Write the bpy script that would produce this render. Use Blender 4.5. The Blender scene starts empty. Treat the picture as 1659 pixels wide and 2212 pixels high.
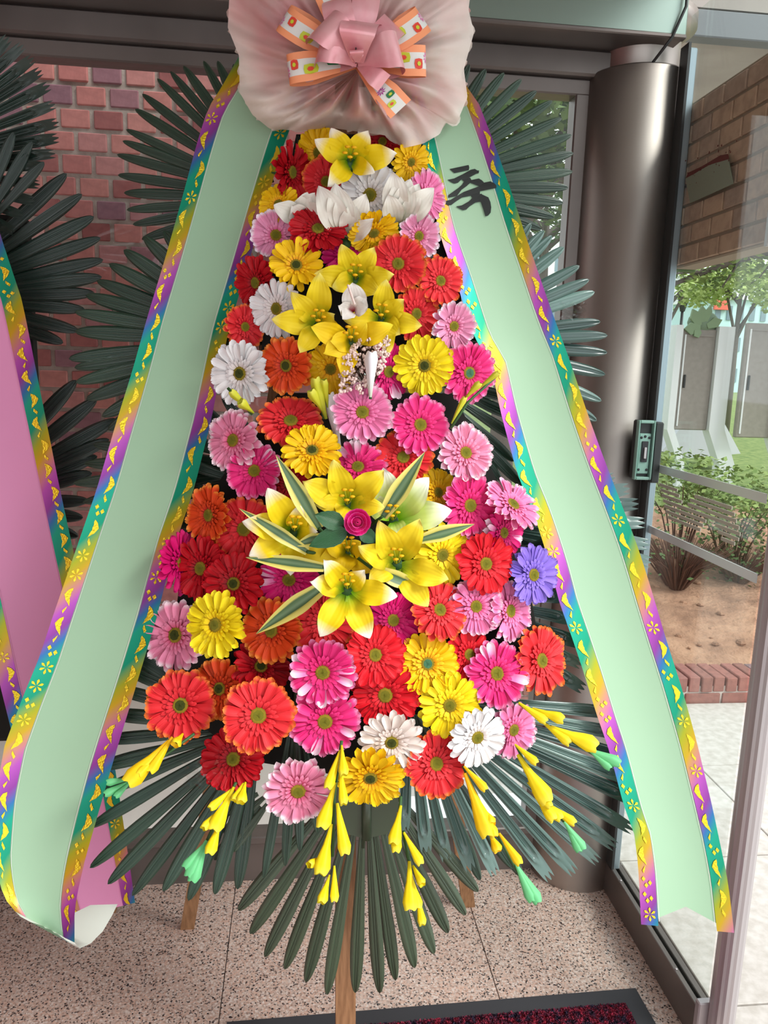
import bpy, math, random
from mathutils import Vector, Matrix
PI = math.pi
rng = random.Random(7)
scene = bpy.context.scene
COL = scene.collection

# ------------------------------------------------------------------ camera
W, H, FPX = 1659.0, 2212.0, 1650.0
CAM = Vector((0, 0, 1.65))
_y, _p, _r = (math.radians(a) for a in (6.5, 10.5, 1.75))
FWD = Vector((math.sin(_y)*math.cos(_p), math.cos(_y)*math.cos(_p), -math.sin(_p)))
_rt = Vector((math.cos(_y), -math.sin(_y), 0)); _up = _rt.cross(FWD)
RT = _rt*math.cos(_r) + _up*math.sin(_r)
UP = -_rt*math.sin(_r) + _up*math.cos(_r)
cd = bpy.data.cameras.new('camera'); cam = bpy.data.objects.new('camera', cd); COL.objects.link(cam)
cd.sensor_fit = 'VERTICAL'; cd.sensor_height = 36.0; cd.lens = FPX/H*36.0
cd.clip_start = 0.05; cd.clip_end = 300
cam.matrix_world = Matrix(((RT.x, UP.x, -FWD.x, CAM.x), (RT.y, UP.y, -FWD.y, CAM.y), (RT.z, UP.z, -FWD.z, CAM.z), (0, 0, 0, 1)))
scene.camera = cam

# ------------------------------------------------------------------ light
wd = bpy.data.worlds.new('world'); scene.world = wd; wd.use_nodes = True
bg = wd.node_tree.nodes['Background']
bg.inputs['Color'].default_value = (0.93, 0.97, 1.0, 1); bg.inputs['Strength'].default_value = 1.3
sd = bpy.data.lights.new('sun', 'SUN'); sun = bpy.data.objects.new('sun', sd); COL.objects.link(sun)
sd.energy = 1.9; sd.angle = math.radians(22); sd.color = (1, .97, .92)
sun.rotation_euler = (math.radians(48), 0, math.radians(52))     # veiled daylight from the open front, to the right
vs = scene.view_settings
scene.display_settings.display_device = 'sRGB'
vs.view_transform = 'Standard'; vs.look = 'None'; vs.gamma = 1; vs.use_curve_mapping = False
vs.exposure = 0.55

# ------------------------------------------------------------------ helpers
def ray(px, py): return FWD + RT*((px-W/2)/FPX) - UP*((py-H/2)/FPX)
def atY(px, py, Y): d = ray(px, py); return CAM + d*(Y/d.y)
def atX(px, py, X): d = ray(px, py); return CAM + d*(X/d.x)
def atZ(px, py, Z): d = ray(px, py); return CAM + d*((Z-CAM.z)/d.z)
def axial(P): return (P-CAM).dot(FWD)
def mpp(P): return axial(P)/FPX          # metres per pixel at P
def lin(c):
    def f(v):
        v /= 255.0
        return v/12.92 if v <= .04045 else ((v+.055)/1.055)**2.4
    return (f(c[0]), f(c[1]), f(c[2]), 1)
def lerp(a, b, t): return a+(b-a)*t

def mat(name, rgb, rough=.6, metal=0.0, spec=.5, **kw):
    m = bpy.data.materials.new(name); m.use_nodes = True
    b = m.node_tree.nodes['Principled BSDF']
    b.inputs['Base Color'].default_value = lin(rgb); b.inputs['Roughness'].default_value = rough
    b.inputs['Metallic'].default_value = metal; b.inputs['Specular IOR Level'].default_value = spec
    for k, v in kw.items(): b.inputs[k.replace('_', ' ')].default_value = v
    return m
def nodes(m): return m.node_tree.nodes, m.node_tree.links, m.node_tree.nodes['Principled BSDF']
def ramp(m, stops, interp='LINEAR'):
    N = m.node_tree.nodes.new('ShaderNodeValToRGB'); cr = N.color_ramp; cr.interpolation = interp
    while len(cr.elements) < len(stops): cr.elements.new(.5)
    for e, (p, c) in zip(cr.elements, stops): e.position = p; e.color = lin(c) if len(c) == 3 else c
    return N
def add_noise(m, c2, scale=6, lo=.35, hi=.65, detail=4, coord='Object', stretch=None, c3=None):
    n, l, b = nodes(m)
    tc = n.new('ShaderNodeTexCoord'); tx = n.new('ShaderNodeTexNoise'); tx.inputs['Scale'].default_value = scale; tx.inputs['Detail'].default_value = detail
    src = tc.outputs[coord]
    if stretch:
        mp = n.new('ShaderNodeMapping'); mp.inputs['Scale'].default_value = stretch; l.new(src, mp.inputs[0]); src = mp.outputs[0]
    l.new(src, tx.inputs['Vector'])
    c1 = b.inputs['Base Color'].default_value[:]
    st = [(lo, c1), (hi, lin(c2))]
    if c3: st = [(lo, c1), ((lo+hi)/2, lin(c3)), (hi, lin(c2))]
    R = ramp(m, st); l.new(tx.outputs['Fac'], R.inputs[0]); l.new(R.outputs[0], b.inputs['Base Color'])
    return m
def bump(m, scale=60, strength=.2, dist=.002, stretch=None, coord='Object'):
    n, l, b = nodes(m)
    tc = n.new('ShaderNodeTexCoord'); tx = n.new('ShaderNodeTexNoise'); tx.inputs['Scale'].default_value = scale
    src = tc.outputs[coord]
    if stretch:
        mp = n.new('ShaderNodeMapping'); mp.inputs['Scale'].default_value = stretch; l.new(src, mp.inputs[0]); src = mp.outputs[0]
    l.new(src, tx.inputs['Vector'])
    bp = n.new('ShaderNodeBump'); bp.inputs['Strength'].default_value = strength; bp.inputs['Distance'].default_value = dist
    l.new(tx.outputs['Fac'], bp.inputs['Height']); l.new(bp.outputs[0], b.inputs['Normal']); return m

def mesh(name, verts, faces, mats, uvs=None, midx=None, smooth=True):
    me = bpy.data.meshes.new(name)
    me.from_pydata([tuple(v) for v in verts], [], faces)
    for m in (mats if isinstance(mats, (list, tuple)) else [mats]): me.materials.append(m)
    if uvs:
        L = me.uv_layers.new(name='UVMap').data
        for lp in me.loops: L[lp.index].uv = uvs[lp.vertex_index]
    if midx: me.polygons.foreach_set('material_index', midx)
    me.polygons.foreach_set('use_smooth', [smooth]*len(me.polygons)); me.update()
    return me
def link(name, data, parent=None, mw=None):
    o = bpy.data.objects.new(name, data); COL.objects.link(o)
    if parent is not None: o.parent = parent
    if mw is not None: o.matrix_local = mw
    return o
def tag(o, label=None, cat=None, group=None, kind=None):
    if label: o['label'] = label
    if cat: o['category'] = cat
    if group: o['group'] = group
    if kind: o['kind'] = kind
    return o
def thing(name, loc, label, cat, group=None):
    o = link(name, None); o.location = loc; o.empty_display_size = .02
    return tag(o, label, cat, group)
def struct(name, loc=(0, 0, 0)):
    o = link(name, None); o.location = loc; o['kind'] = 'structure'; return o
class MB:                                   # gathers shapes; build() links ONE mesh object
    def __init__(s): s.v = []; s.f = []; s.u = []; s.mi = []
    def add(s, v, f, u=None, mi=0):
        o = len(s.v); s.v += [Vector(q) for q in v]; s.f += [tuple(i+o for i in q) for q in f]
        s.u += u if u else [(0, 0)]*len(v); s.mi += [mi]*len(f); return s
    def box(s, a, b, bev=0, mi=0):
        (x0, y0, z0), (x1, y1, z1) = a, b
        if x0 > x1: x0, x1 = x1, x0
        if y0 > y1: y0, y1 = y1, y0
        if z0 > z1: z0, z1 = z1, z0
        if not bev:
            v = [(x, y, z) for x in (x0, x1) for y in (y0, y1) for z in (z0, z1)]
            return s.add(v, [(0, 1, 3, 2), (4, 6, 7, 5), (0, 4, 5, 1), (2, 3, 7, 6), (0, 2, 6, 4), (1, 5, 7, 3)], mi=mi)
        e = bev; v = []
        for x, dx in ((x0, e), (x1, -e)):
            for y, dy in ((y0, e), (y1, -e)):
                for z, dz in ((z0, e), (z1, -e)):
                    v += [(x, y+dy, z+dz), (x+dx, y, z+dz), (x+dx, y+dy, z)]
        idx = lambda i, j, k, c: ((i*2+j)*2+k)*3+c
        f = []
        q = [(0, 0), (0, 1), (1, 1), (1, 0)]
        f.append([idx(0, a, b_, 0) for a, b_ in q]); f.append([idx(1, a, b_, 0) for a, b_ in q[::-1]])
        f.append([idx(a, 0, b_, 1) for a, b_ in q[::-1]]); f.append([idx(a, 1, b_, 1) for a, b_ in q])
        f.append([idx(a, b_, 0, 2) for a, b_ in q]); f.append([idx(a, b_, 1, 2) for a, b_ in q[::-1]])
        for j in (0, 1):
            for k in (0, 1):
                f.append([idx(0, j, k, 1), idx(1, j, k, 1), idx(1, j, k, 2), idx(0, j, k, 2)])
        for i in (0, 1):
            for k in (0, 1):
                f.append([idx(i, 0, k, 0), idx(i, 1, k, 0), idx(i, 1, k, 2), idx(i, 0, k, 2)])
            for j in (0, 1):
                f.append([idx(i, j, 0, 0), idx(i, j, 1, 0), idx(i, j, 1, 1), idx(i, j, 0, 1)])
        for i in (0, 1):
            for j in (0, 1):
                for k in (0, 1): f.append([idx(i, j, k, 0), idx(i, j, k, 1), idx(i, j, k, 2)])
        return s.add(v, f, mi=mi)
    def tube(s, pts, rad, n=8, cap=True, mi=0):
        pts = [Vector(p) for p in pts]; rs = rad if isinstance(rad, (list, tuple)) else [rad]*len(pts)
        v = []; f = []; ref = None
        for i, p in enumerate(pts):
            d = (pts[min(i+1, len(pts)-1)]-pts[max(i-1, 0)]).normalized()
            if ref is None: ref = Vector((0, 0, 1)) if abs(d.z) < .9 else Vector((1, 0, 0))
            a = (ref - d*ref.dot(d)).normalized(); b = d.cross(a); ref = a
            for k in range(n):
                t = 2*PI*k/n; v.append(p+(a*math.cos(t)+b*math.sin(t))*rs[i])
        for i in range(len(pts)-1):
            for k in range(n): f.append((i*n+k, i*n+(k+1) % n, (i+1)*n+(k+1) % n, (i+1)*n+k))
        if cap: f += [tuple(range(n))[::-1], tuple((len(pts)-1)*n+k for k in range(n))]
        return s.add(v, f, mi=mi)
    def bar(s, p0, p1, w, h, side=Vector((1, 0, 0)), mi=0):
        p0, p1 = Vector(p0), Vector(p1); d = (p1-p0).normalized()
        a = (side-d*side.dot(d)).normalized(); b = d.cross(a); v = []
        for p in (p0, p1):
            for sa, sb in ((-1, -1), (1, -1), (1, 1), (-1, 1)): v.append(p+a*sa*w/2+b*sb*h/2)
        return s.add(v, [(0, 3, 2, 1), (4, 5, 6, 7), (0, 1, 5, 4), (1, 2, 6, 5), (2, 3, 7, 6), (3, 0, 4, 7)], mi=mi)
    def grid(s, P, uv=True, mi=0, closed=False):   # P[i][j] points
        n, m = len(P), len(P[0]); v = [q for r in P for q in r]
        u = [(j/(m-1), i/(n-1)) for i in range(n) for j in range(m)] if uv else None
        f = [(i*m+j, i*m+(j+1) % m, (i+1)*m+(j+1) % m, (i+1)*m+j) for i in range(n-1) for j in range(m if closed else m-1)]
        return s.add(v, f, u, mi)
    def ball(s, c, r, seg=8, rings=5, sc=(1, 1, 1), mi=0):
        c = Vector(c); v = [c+Vector((0, 0, r*sc[2]))]
        for i in range(1, rings):
            t = PI*i/rings
            for k in range(seg):
                a = 2*PI*k/seg; v.append(c+Vector((r*sc[0]*math.sin(t)*math.cos(a), r*sc[1]*math.sin(t)*math.sin(a), r*sc[2]*math.cos(t))))
        v.append(c-Vector((0, 0, r*sc[2]))); f = [(0, 1+k, 1+(k+1) % seg) for k in range(seg)]
        for i in range(rings-2):
            for k in range(seg): f.append((1+i*seg+k, 1+(i+1)*seg+k, 1+(i+1)*seg+(k+1) % seg, 1+i*seg+(k+1) % seg))
        L = len(v)-1; o = 1+(rings-2)*seg; f += [(o+k, L, o+(k+1) % seg) for k in range(seg)]
        return s.add(v, f, mi=mi)
    def poly(s, pts, mi=0): return s.add(pts, [tuple(range(len(pts)))], mi=mi)
    def prism(s, pts, off, mi=0):           # polygon pts extruded by vector off
        n = len(pts); pts = [Vector(p) for p in pts]; off = Vector(off)
        return s.add(pts+[p+off for p in pts], [tuple(range(n))[::-1], tuple(range(n, 2*n))]+[(i, (i+1) % n, n+(i+1) % n, n+i) for i in range(n)], mi=mi)
    def build(s, name, m, parent=None, smooth=False, kind=None, label=None):
        off = parent.matrix_world.translation if False else (parent.location if parent is not None else Vector((0, 0, 0)))
        p = parent
        while p is not None and p.parent is not None: off = off + p.parent.location; p = p.parent
        me = mesh(name, [q-off for q in s.v], s.f, m, s.u, s.mi, smooth)
        o = link(name, me, parent)
        return tag(o, label, kind=kind)
def frame(B, T, nh, sx, sy, sz):            # matrix: x from B to T, z along the hint nh
    x = (T-B).normalized(); z = (nh-x*nh.dot(x)).normalized(); y = z.cross(x)
    return Matrix(((x.x*sx, y.x*sy, z.x*sz, B.x), (x.y*sx, y.y*sy, z.y*sz, B.y), (x.z*sx, y.z*sy, z.z*sz, B.z), (0, 0, 0, 1)))
def resample(pts, n):
    pts = [Vector(p) for p in pts]; d = [0]
    for a, b in zip(pts, pts[1:]): d.append(d[-1]+(b-a).length)
    out = []; k = 0
    for i in range(n):
        t = d[-1]*i/(n-1)
        while k < len(pts)-2 and d[k+1] < t: k += 1
        out.append(pts[k].lerp(pts[k+1], (t-d[k])/max(d[k+1]-d[k], 1e-9)))
    return out
def Yw(px, py):                             # depth of the wreath's flower front: leans back towards the top
    y = 1.52-(py-350)/1300*.29
    return y + .07*((px-770)/430)**2

# ------------------------------------------------------------------ materials
M = {}
M['steel'] = bump(mat('brushed_steel', (168, 160, 154), .44, 1.0), 30, .08, .001, (1, 1, 60))
M['steel_h'] = bump(mat('brushed_steel_beam', (148, 166, 156), .3, .85), 30, .08, .001, (1, 60, 60))
M['frame'] = add_noise(mat('bronze_grey_frame', (128, 120, 116), .42, .75), (112, 104, 100), 3)
M['alu'] = mat('aluminium_stile', (186, 180, 182), .35, .45)
M['glassedge'] = mat('grey_edge_profile', (150, 165, 172), .3, .6)
M['dark'] = mat('dark_metal', (52, 54, 54), .45, .3)
M['rubber'] = mat('black_rubber', (48, 48, 52), .75)
M['mortar'] = bump(add_noise(mat('mortar', (204, 190, 182), .95), (178, 160, 152), 20), 90, .5, .004)
def glass(name, tint, fres=.10):
    m = bpy.data.materials.new(name); m.use_nodes = True; n, l = m.node_tree.nodes, m.node_tree.links
    n.remove(n['Principled BSDF']); out = n['Material Output']
    t = n.new('ShaderNodeBsdfTransparent'); t.inputs[0].default_value = (*tint, 1)
    g = n.new('ShaderNodeBsdfGlossy'); g.inputs['Roughness'].default_value = .03
    lw = n.new('ShaderNodeLayerWeight'); lw.inputs['Blend'].default_value = .5
    fr = n.new('ShaderNodeMapRange'); fr.inputs['From Min'].default_value = .2; fr.inputs['From Max'].default_value = 1; fr.inputs['To Min'].default_value = fres*.35; fr.inputs['To Max'].default_value = fres*2.2; l.new(lw.outputs['Facing'], fr.inputs['Value'])
    mx = n.new('ShaderNodeMixShader'); l.new(fr.outputs[0], mx.inputs[0]); l.new(t.outputs[0], mx.inputs[1]); l.new(g.outputs[0], mx.inputs[2]); l.new(mx.outputs[0], out.inputs[0])
    return m
M['glass'] = glass('window_glass', (.93, .96, .95), .05)
M['film'] = glass('clear_film', (.93, .95, .95), .08)
def brick_mat(name, stops):
    m = mat(name, (150, 90, 84), .85); n, l, b = nodes(m)
    oi = n.new('ShaderNodeObjectInfo'); R = ramp(m, stops); l.new(oi.outputs['Random'], R.inputs[0])
    tc = n.new('ShaderNodeTexCoord'); tx = n.new('ShaderNodeTexNoise'); tx.inputs['Scale'].default_value = 35; l.new(tc.outputs['Object'], tx.inputs['Vector'])
    mx = n.new('ShaderNodeMix'); mx.data_type = 'RGBA'; mx.blend_type = 'MULTIPLY'; mx.inputs[0].default_value = .45
    R2 = ramp(m, [(.3, (190, 180, 185)), (.6, (255, 250, 250))]); l.new(tx.outputs['Fac'], R2.inputs[0])
    l.new(R.outputs[0], mx.inputs[6]); l.new(R2.outputs[0], mx.inputs[7]); l.new(mx.outputs[2], b.inputs['Base Color'])
    return bump(m, 140, .25, .002)
M['brick'] = brick_mat('red_brick', [(0, (158, 92, 92)), (.3, (204, 128, 124)), (.6, (218, 146, 138)), (.85, (196, 136, 140)), (1, (152, 108, 122))])
M['brick_reflected'] = brick_mat('reflected_pale_brick', [(0, (196, 164, 140)), (.5, (212, 178, 150)), (1, (186, 160, 142))])
M['brick_curb'] = brick_mat('curb_brick', [(0, (140, 96, 86)), (.5, (160, 104, 94)), (.8, (150, 110, 104)), (1, (120, 108, 112))])
M['mortar_reflected'] = mat('reflected_pale_mortar', (164, 146, 126), .9)
def granite(name, base, pink, dark, sc=1.0, rough=.28):
    m = mat(name, base, rough); n, l, b = nodes(m)
    tc = n.new('ShaderNodeTexCoord')
    v1 = n.new('ShaderNodeTexVoronoi'); v1.inputs['Scale'].default_value = 240*sc; l.new(tc.outputs['Object'], v1.inputs['Vector'])
    sep = n.new('ShaderNodeSeparateColor'); l.new(v1.outputs['Color'], sep.inputs[0])
    R = ramp(m, [(0, dark), (.05, (112, 100, 96)), (.13, base), (.45, pink), (.7, (222, 208, 200)), (.9, base)], 'CONSTANT'); l.new(sep.outputs[0], R.inputs[0])
    nz = n.new('ShaderNodeTexNoise'); nz.inputs['Scale'].default_value = 130*sc; nz.inputs['Detail'].default_value = 6; l.new(tc.outputs['Object'], nz.inputs['Vector'])
    R2 = ramp(m, [(.3, (176, 166, 162)), (.48, (238, 234, 232)), (.7, (255, 255, 255))]); l.new(nz.outputs['Fac'], R2.inputs[0])
    mx = n.new('ShaderNodeMix'); mx.data_type = 'RGBA'; mx.blend_type = 'MULTIPLY'; mx.inputs[0].default_value = 1
    l.new(R.outputs[0], mx.inputs[6]); l.new(R2.outputs[0], mx.inputs[7]); l.new(mx.outputs[2], b.inputs['Base Color'])
    return m
M['granite'] = granite('pink_granite', (202, 180, 168), (212, 180, 164), (52, 48, 50), 1.0, .2)
M['grout'] = mat('grout', (92, 84, 80), .9)
M['paving'] = add_noise(mat('grey_paving', (205, 200, 194), .9), (186, 180, 172), 30)
M['soil'] = bump(add_noise(mat('bare_soil', (176, 138, 112), 1), (134, 100, 80), 5, c3=(160, 122, 98)), 30, .6, .03)
M['lawn'] = add_noise(mat('lawn', (98, 120, 62), 1), (132, 146, 84), 12)
# flower petals: colour runs along v from heart to tip, with a lighter rim at the petal's edge
def petal_mat(name, heart, mid, tip, rim=None, rough=.55, tipw=.78):
    m = mat(name, mid, rough, spec=.3); n, l, b = nodes(m)
    uv = n.new('ShaderNodeUVMap'); sp = n.new('ShaderNodeSeparateXYZ'); l.new(uv.outputs[0], sp.inputs[0])
    R = ramp(m, [(0.05, heart), (.42, mid), (tipw, mid), (1, tip)]); l.new(sp.outputs[1], R.inputs[0])
    col = R.outputs[0]
    if rim:                                  # rim mask: |u-.5|*2 near 1 or v near 1
        a = n.new('ShaderNodeMath'); a.operation = 'SUBTRACT'; l.new(sp.outputs[0], a.inputs[0]); a.inputs[1].default_value = .5
        c = n.new('ShaderNodeMath'); c.operation = 'ABSOLUTE'; l.new(a.outputs[0], c.inputs[0])
        d = n.new('ShaderNodeMath'); d.operation = 'MULTIPLY'; l.new(c.outputs[0], d.inputs[0]); d.inputs[1].default_value = 2
        vv = n.new('ShaderNodeMath'); vv.operation = 'MULTIPLY'; l.new(sp.outputs[1], vv.inputs[0]); l.new(d.outputs[0], vv.inputs[1])
        mxm = n.new('ShaderNodeMath'); mxm.operation = 'MAXIMUM'; l.new(vv.outputs[0], mxm.inputs[0]); l.new(sp.outputs[1], mxm.inputs[1])
        RR = ramp(m, [(.84, (0, 0, 0, 1)), (.97, (1, 1, 1, 1))]); l.new(mxm.outputs[0], RR.inputs[0])
        mx = n.new('ShaderNodeMix'); mx.data_type = 'RGBA'; l.new(RR.outputs[0], mx.inputs[0]); l.new(col, mx.inputs[6]); mx.inputs[7].default_value = lin(rim); col = mx.outputs[2]
    # fine veins along the petal
    wv = n.new('ShaderNodeMath'); wv.operation = 'MULTIPLY'; l.new(sp.outputs[0], wv.inputs[0]); wv.inputs[1].default_value = 40
    sn = n.new('ShaderNodeMath'); sn.operation = 'SINE'; l.new(wv.outputs[0], sn.inputs[0])
    bp = n.new('ShaderNodeBump'); bp.inputs['Strength'].default_value = .12; bp.inputs['Distance'].default_value = .001
    l.new(sn.outputs[0], bp.inputs['Height']); l.new(bp.outputs[0], b.inputs['Normal'])
    l.new(col, b.inputs['Base Color'])
    b.inputs['Subsurface Weight'].default_value = 0.0
    return m
PC = {  # gerbera colours: heart, mid, tip, rim
 'red': ((170, 6, 22), (222, 22, 38), (232, 40, 52), None),
 'deepred': ((120, 0, 12), (186, 8, 26), (204, 18, 36), None),
 'redorange': ((190, 14, 34), (226, 44, 52), (230, 66, 58), (238, 136, 56)),
 'orange': ((170, 22, 26), (226, 74, 26), (234, 120, 36), (240, 150, 60)),
 'gold': ((238, 150, 8), (244, 196, 10), (248, 214, 24), None),
 'lemon': ((240, 190, 12), (250, 226, 24), (250, 232, 48), None),
 'hotpink': ((200, 10, 84), (230, 44, 124), (236, 96, 160), (242, 156, 196)),
 'magenta': ((178, 0, 84), (216, 16, 112), (224, 40, 128), None),
 'pink': ((226, 74, 136), (236, 126, 176), (240, 176, 204), (244, 206, 222)),
 'palepink': ((214, 60, 108), (232, 138, 172), (240, 206, 220), (244, 226, 232)),
 'pinkwhite': ((206, 50, 112), (232, 150, 186), (242, 226, 236), (246, 238, 244)),
 'white': ((226, 212, 206), (238, 236, 236), (242, 242, 244), None),
 'cream': ((230, 208, 196), (240, 228, 220), (242, 236, 230), None),
 'purple': ((96, 66, 176), (140, 112, 214), (160, 136, 224), None)}
PM = {k: petal_mat('petal_'+k, *v) for k, v in PC.items()}
PM['whitetip'] = petal_mat('petal_white_tip', (206, 20, 104), (238, 120, 180), (248, 236, 244), None, tipw=.5)
M['disc'] = bump(add_noise(mat('flower_heart', (138, 148, 26), .8), (196, 182, 40), 260), 420, .9, .004)
M['disc_teal'] = bump(add_noise(mat('flower_heart_teal', (70, 160, 130), .8), (120, 180, 120), 260), 420, .9, .004)
M['disc_dark'] = bump(add_noise(mat('flower_heart_dark', (66, 84, 14), .8), (110, 120, 20), 260), 420, .9, .004)
M['disc_rim'] = bump(mat('flower_heart_rim', (220, 196, 44), .8), 500, 1, .004)
M['stem'] = mat('green_stem', (52, 92, 44), .55)
def stripes(m, col2, count, lo, hi, axis=0):
    n, l, b = nodes(m); uv = n.new('ShaderNodeUVMap'); sp = n.new('ShaderNodeSeparateXYZ'); l.new(uv.outputs[0], sp.inputs[0])
    return n, l, b, sp
LILY = {'yellow': petal_mat('lily_yellow', (130, 160, 20), (236, 208, 26), (240, 218, 50), (242, 226, 110), tipw=.82),
        'gold': petal_mat('lily_gold', (160, 160, 10), (240, 202, 16), (242, 214, 40), None),
        'yellowwhite': petal_mat('lily_yellow_white', (110, 160, 20), (238, 208, 16), (246, 242, 220), (248, 244, 226), tipw=.72),
        'white': petal_mat('lily_white', (206, 206, 170), (232, 228, 216), (238, 236, 228), None),
        'greenwhite': petal_mat('lily_green_white', (150, 220, 30), (220, 238, 130), (244, 246, 244), (246, 248, 246), tipw=.55)}
def leaf_mat(name, c, c2, rough=.33, vein=.35):
    m = mat(name, c, rough, spec=.8); n, l, b = nodes(m)
    uv = n.new('ShaderNodeUVMap'); sp = n.new('ShaderNodeSeparateXYZ'); l.new(uv.outputs[0], sp.inputs[0])
    oi = n.new('ShaderNodeObjectInfo'); R = ramp(m, [(0, c), (1, c2)]); l.new(oi.outputs['Random'], R.inputs[0]); l.new(R.outputs[0], b.inputs['Base Color'])
    wv = n.new('ShaderNodeMath'); wv.operation = 'MULTIPLY'; l.new(sp.outputs[0], wv.inputs[0]); wv.inputs[1].default_value = 90
    sn = n.new('ShaderNodeMath'); sn.operation = 'SINE'; l.new(wv.outputs[0], sn.inputs[0])
    bp = n.new('ShaderNodeBump'); bp.inputs['Strength'].default_value = vein; bp.inputs['Distance'].default_value = .0015
    l.new(sn.outputs[0], bp.inputs['Height']); l.new(bp.outputs[0], b.inputs['Normal']); return m
M['palm'] = leaf_mat('palm_green', (28, 58, 44), (38, 68, 50))
M['palm_low'] = leaf_mat('palm_olive', (54, 72, 52), (66, 84, 62), .35)
M['palm_teal'] = leaf_mat('palm_teal', (46, 74, 68), (104, 134, 126), .22, .08)
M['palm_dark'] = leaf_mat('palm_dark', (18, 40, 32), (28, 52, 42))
M['backing'] = mat('black_backing', (20, 20, 16), .9)
M['wood'] = bump(add_noise(mat('pale_wood', (160, 118, 82), .6), (132, 94, 62), 8, stretch=(18, 18, 1)), 40, .2, .002, (12, 12, 1))
M['satin_green'] = mat('mint_satin', (156, 192, 160), .5, spec=.35); M['satin_green'].node_tree.nodes['Principled BSDF'].inputs['Sheen Weight'].default_value = .2
M['satin_back'] = mat('mint_satin_reverse', (222, 226, 216), .55)
M['satin_pinkrib'] = mat('pink_ribbon_satin', (226, 146, 190), .5)
M['ink'] = mat('black_ink', (18, 26, 24), .6)
M['foil'] = bump(mat('gold_foil', (236, 206, 50), .3, .75), 300, .5, .002)
def rainbow(name, freq, phase):
    m = mat(name, (0, 150, 120), .3, .55); n, l, b = nodes(m)
    uv = n.new('ShaderNodeUVMap'); sp = n.new('ShaderNodeSeparateXYZ'); l.new(uv.outputs[0], sp.inputs[0])
    a = n.new('ShaderNodeMath'); a.operation = 'MULTIPLY_ADD'; l.new(sp.outputs[1], a.inputs[0]); a.inputs[1].default_value = freq; a.inputs[2].default_value = phase
    u2 = n.new('ShaderNodeMath'); u2.operation = 'MULTIPLY_ADD'; l.new(sp.outputs[0], u2.inputs[0]); u2.inputs[1].default_value = .16; l.new(a.outputs[0], u2.inputs[2])
    fr = n.new('ShaderNodeMath'); fr.operation = 'FRACT'; l.new(u2.outputs[0], fr.inputs[0])
    R = ramp(m, [(0, (20, 160, 130)), (.2, (10, 146, 112)), (.33, (160, 164, 30)), (.45, (196, 158, 30)), (.56, (196, 126, 126)), (.66, (176, 80, 176)), (.8, (140, 60, 150)), (.9, (50, 110, 170)), (1, (20, 160, 130))])
    l.new(fr.outputs[0], R.inputs[0]); l.new(R.outputs[0], b.inputs['Base Color']); return m
M['rainbow'] = rainbow('holographic_edge', 5.4, .05)
M['rainbow2'] = rainbow('holographic_edge_b', 5.4, .4)
M['bow_satin'] = add_noise(mat('pink_bow_satin', (224, 148, 156), .28, .2), (234, 176, 180), 26)
M['bow_peach'] = mat('peach_edge', (250, 160, 112), .5)
M['bow_white'] = mat('white_print_ground', (228, 228, 222), .5)
M['print_purple'] = mat('print_purple', (176, 40, 150), .5)
M['print_pink'] = mat('print_pink', (234, 120, 180), .5)
M['print_red'] = mat('print_red', (224, 70, 50), .5)
M['print_green'] = mat('print_green', (30, 120, 66), .5)
M['print_lime'] = mat('print_lime', (200, 210, 50), .5)
M['bud_yellow'] = petal_mat('bud_yellow', (210, 196, 20), (246, 222, 24), (248, 232, 70), None)
M['bud_gold'] = petal_mat('bud_gold', (240, 180, 10), (248, 206, 18), (250, 222, 50), None)
M['bud_lime'] = petal_mat('bud_lime', (150, 160, 30), (206, 206, 50), (224, 222, 90), None)
M['tip_green'] = mat('mint_green_bud', (104, 196, 130), .55)
M['bud_white'] = petal_mat('bud_white', (200, 210, 190), (236, 234, 238), (244, 242, 246), None)
M['gyp'] = mat('baby_breath', (238, 214, 206), .8)
M['twig'] = mat('twig', (92, 62, 48), .8)
M['rose'] = petal_mat('rose_petal', (180, 0, 84), (226, 26, 130), (240, 96, 172), None)
M['roseleaf'] = leaf_mat('rose_leaf', (22, 84, 40), (28, 96, 46), .45)
M['orchid_in'] = petal_mat('orchid_petal', (150, 16, 44), (226, 220, 212), (236, 234, 228), None, tipw=.8)
def varieg():
    m = mat('variegated_leaf', (60, 96, 60), .45); n, l, b = nodes(m)
    uv = n.new('ShaderNodeUVMap'); sp = n.new('ShaderNodeSeparateXYZ'); l.new(uv.outputs[0], sp.inputs[0])
    tc = n.new('ShaderNodeMapping'); tc.inputs['Scale'].default_value = (26, 2, 1); l.new(uv.outputs[0], tc.inputs[0])
    nz = n.new('ShaderNodeTexNoise'); nz.inputs['Scale'].default_value = 1.0; l.new(tc.outputs[0], nz.inputs['Vector'])
    md = n.new('ShaderNodeMath'); md.operation = 'MULTIPLY_ADD'; l.new(nz.outputs['Fac'], md.inputs[0]); md.inputs[1].default_value = .16; l.new(sp.outputs[0], md.inputs[2])
    R = ramp(m, [(.0, (226, 214, 110)), (.26, (214, 208, 110)), (.33, (70, 104, 66)), (.55, (104, 132, 92)), (.76, (58, 92, 58)), (.82, (210, 200, 96)), (1, (232, 220, 120))])
    l.new(md.outputs[0], R.inputs[0]); l.new(R.outputs[0], b.inputs['Base Color']); return m
M['varieg'] = varieg()
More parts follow.
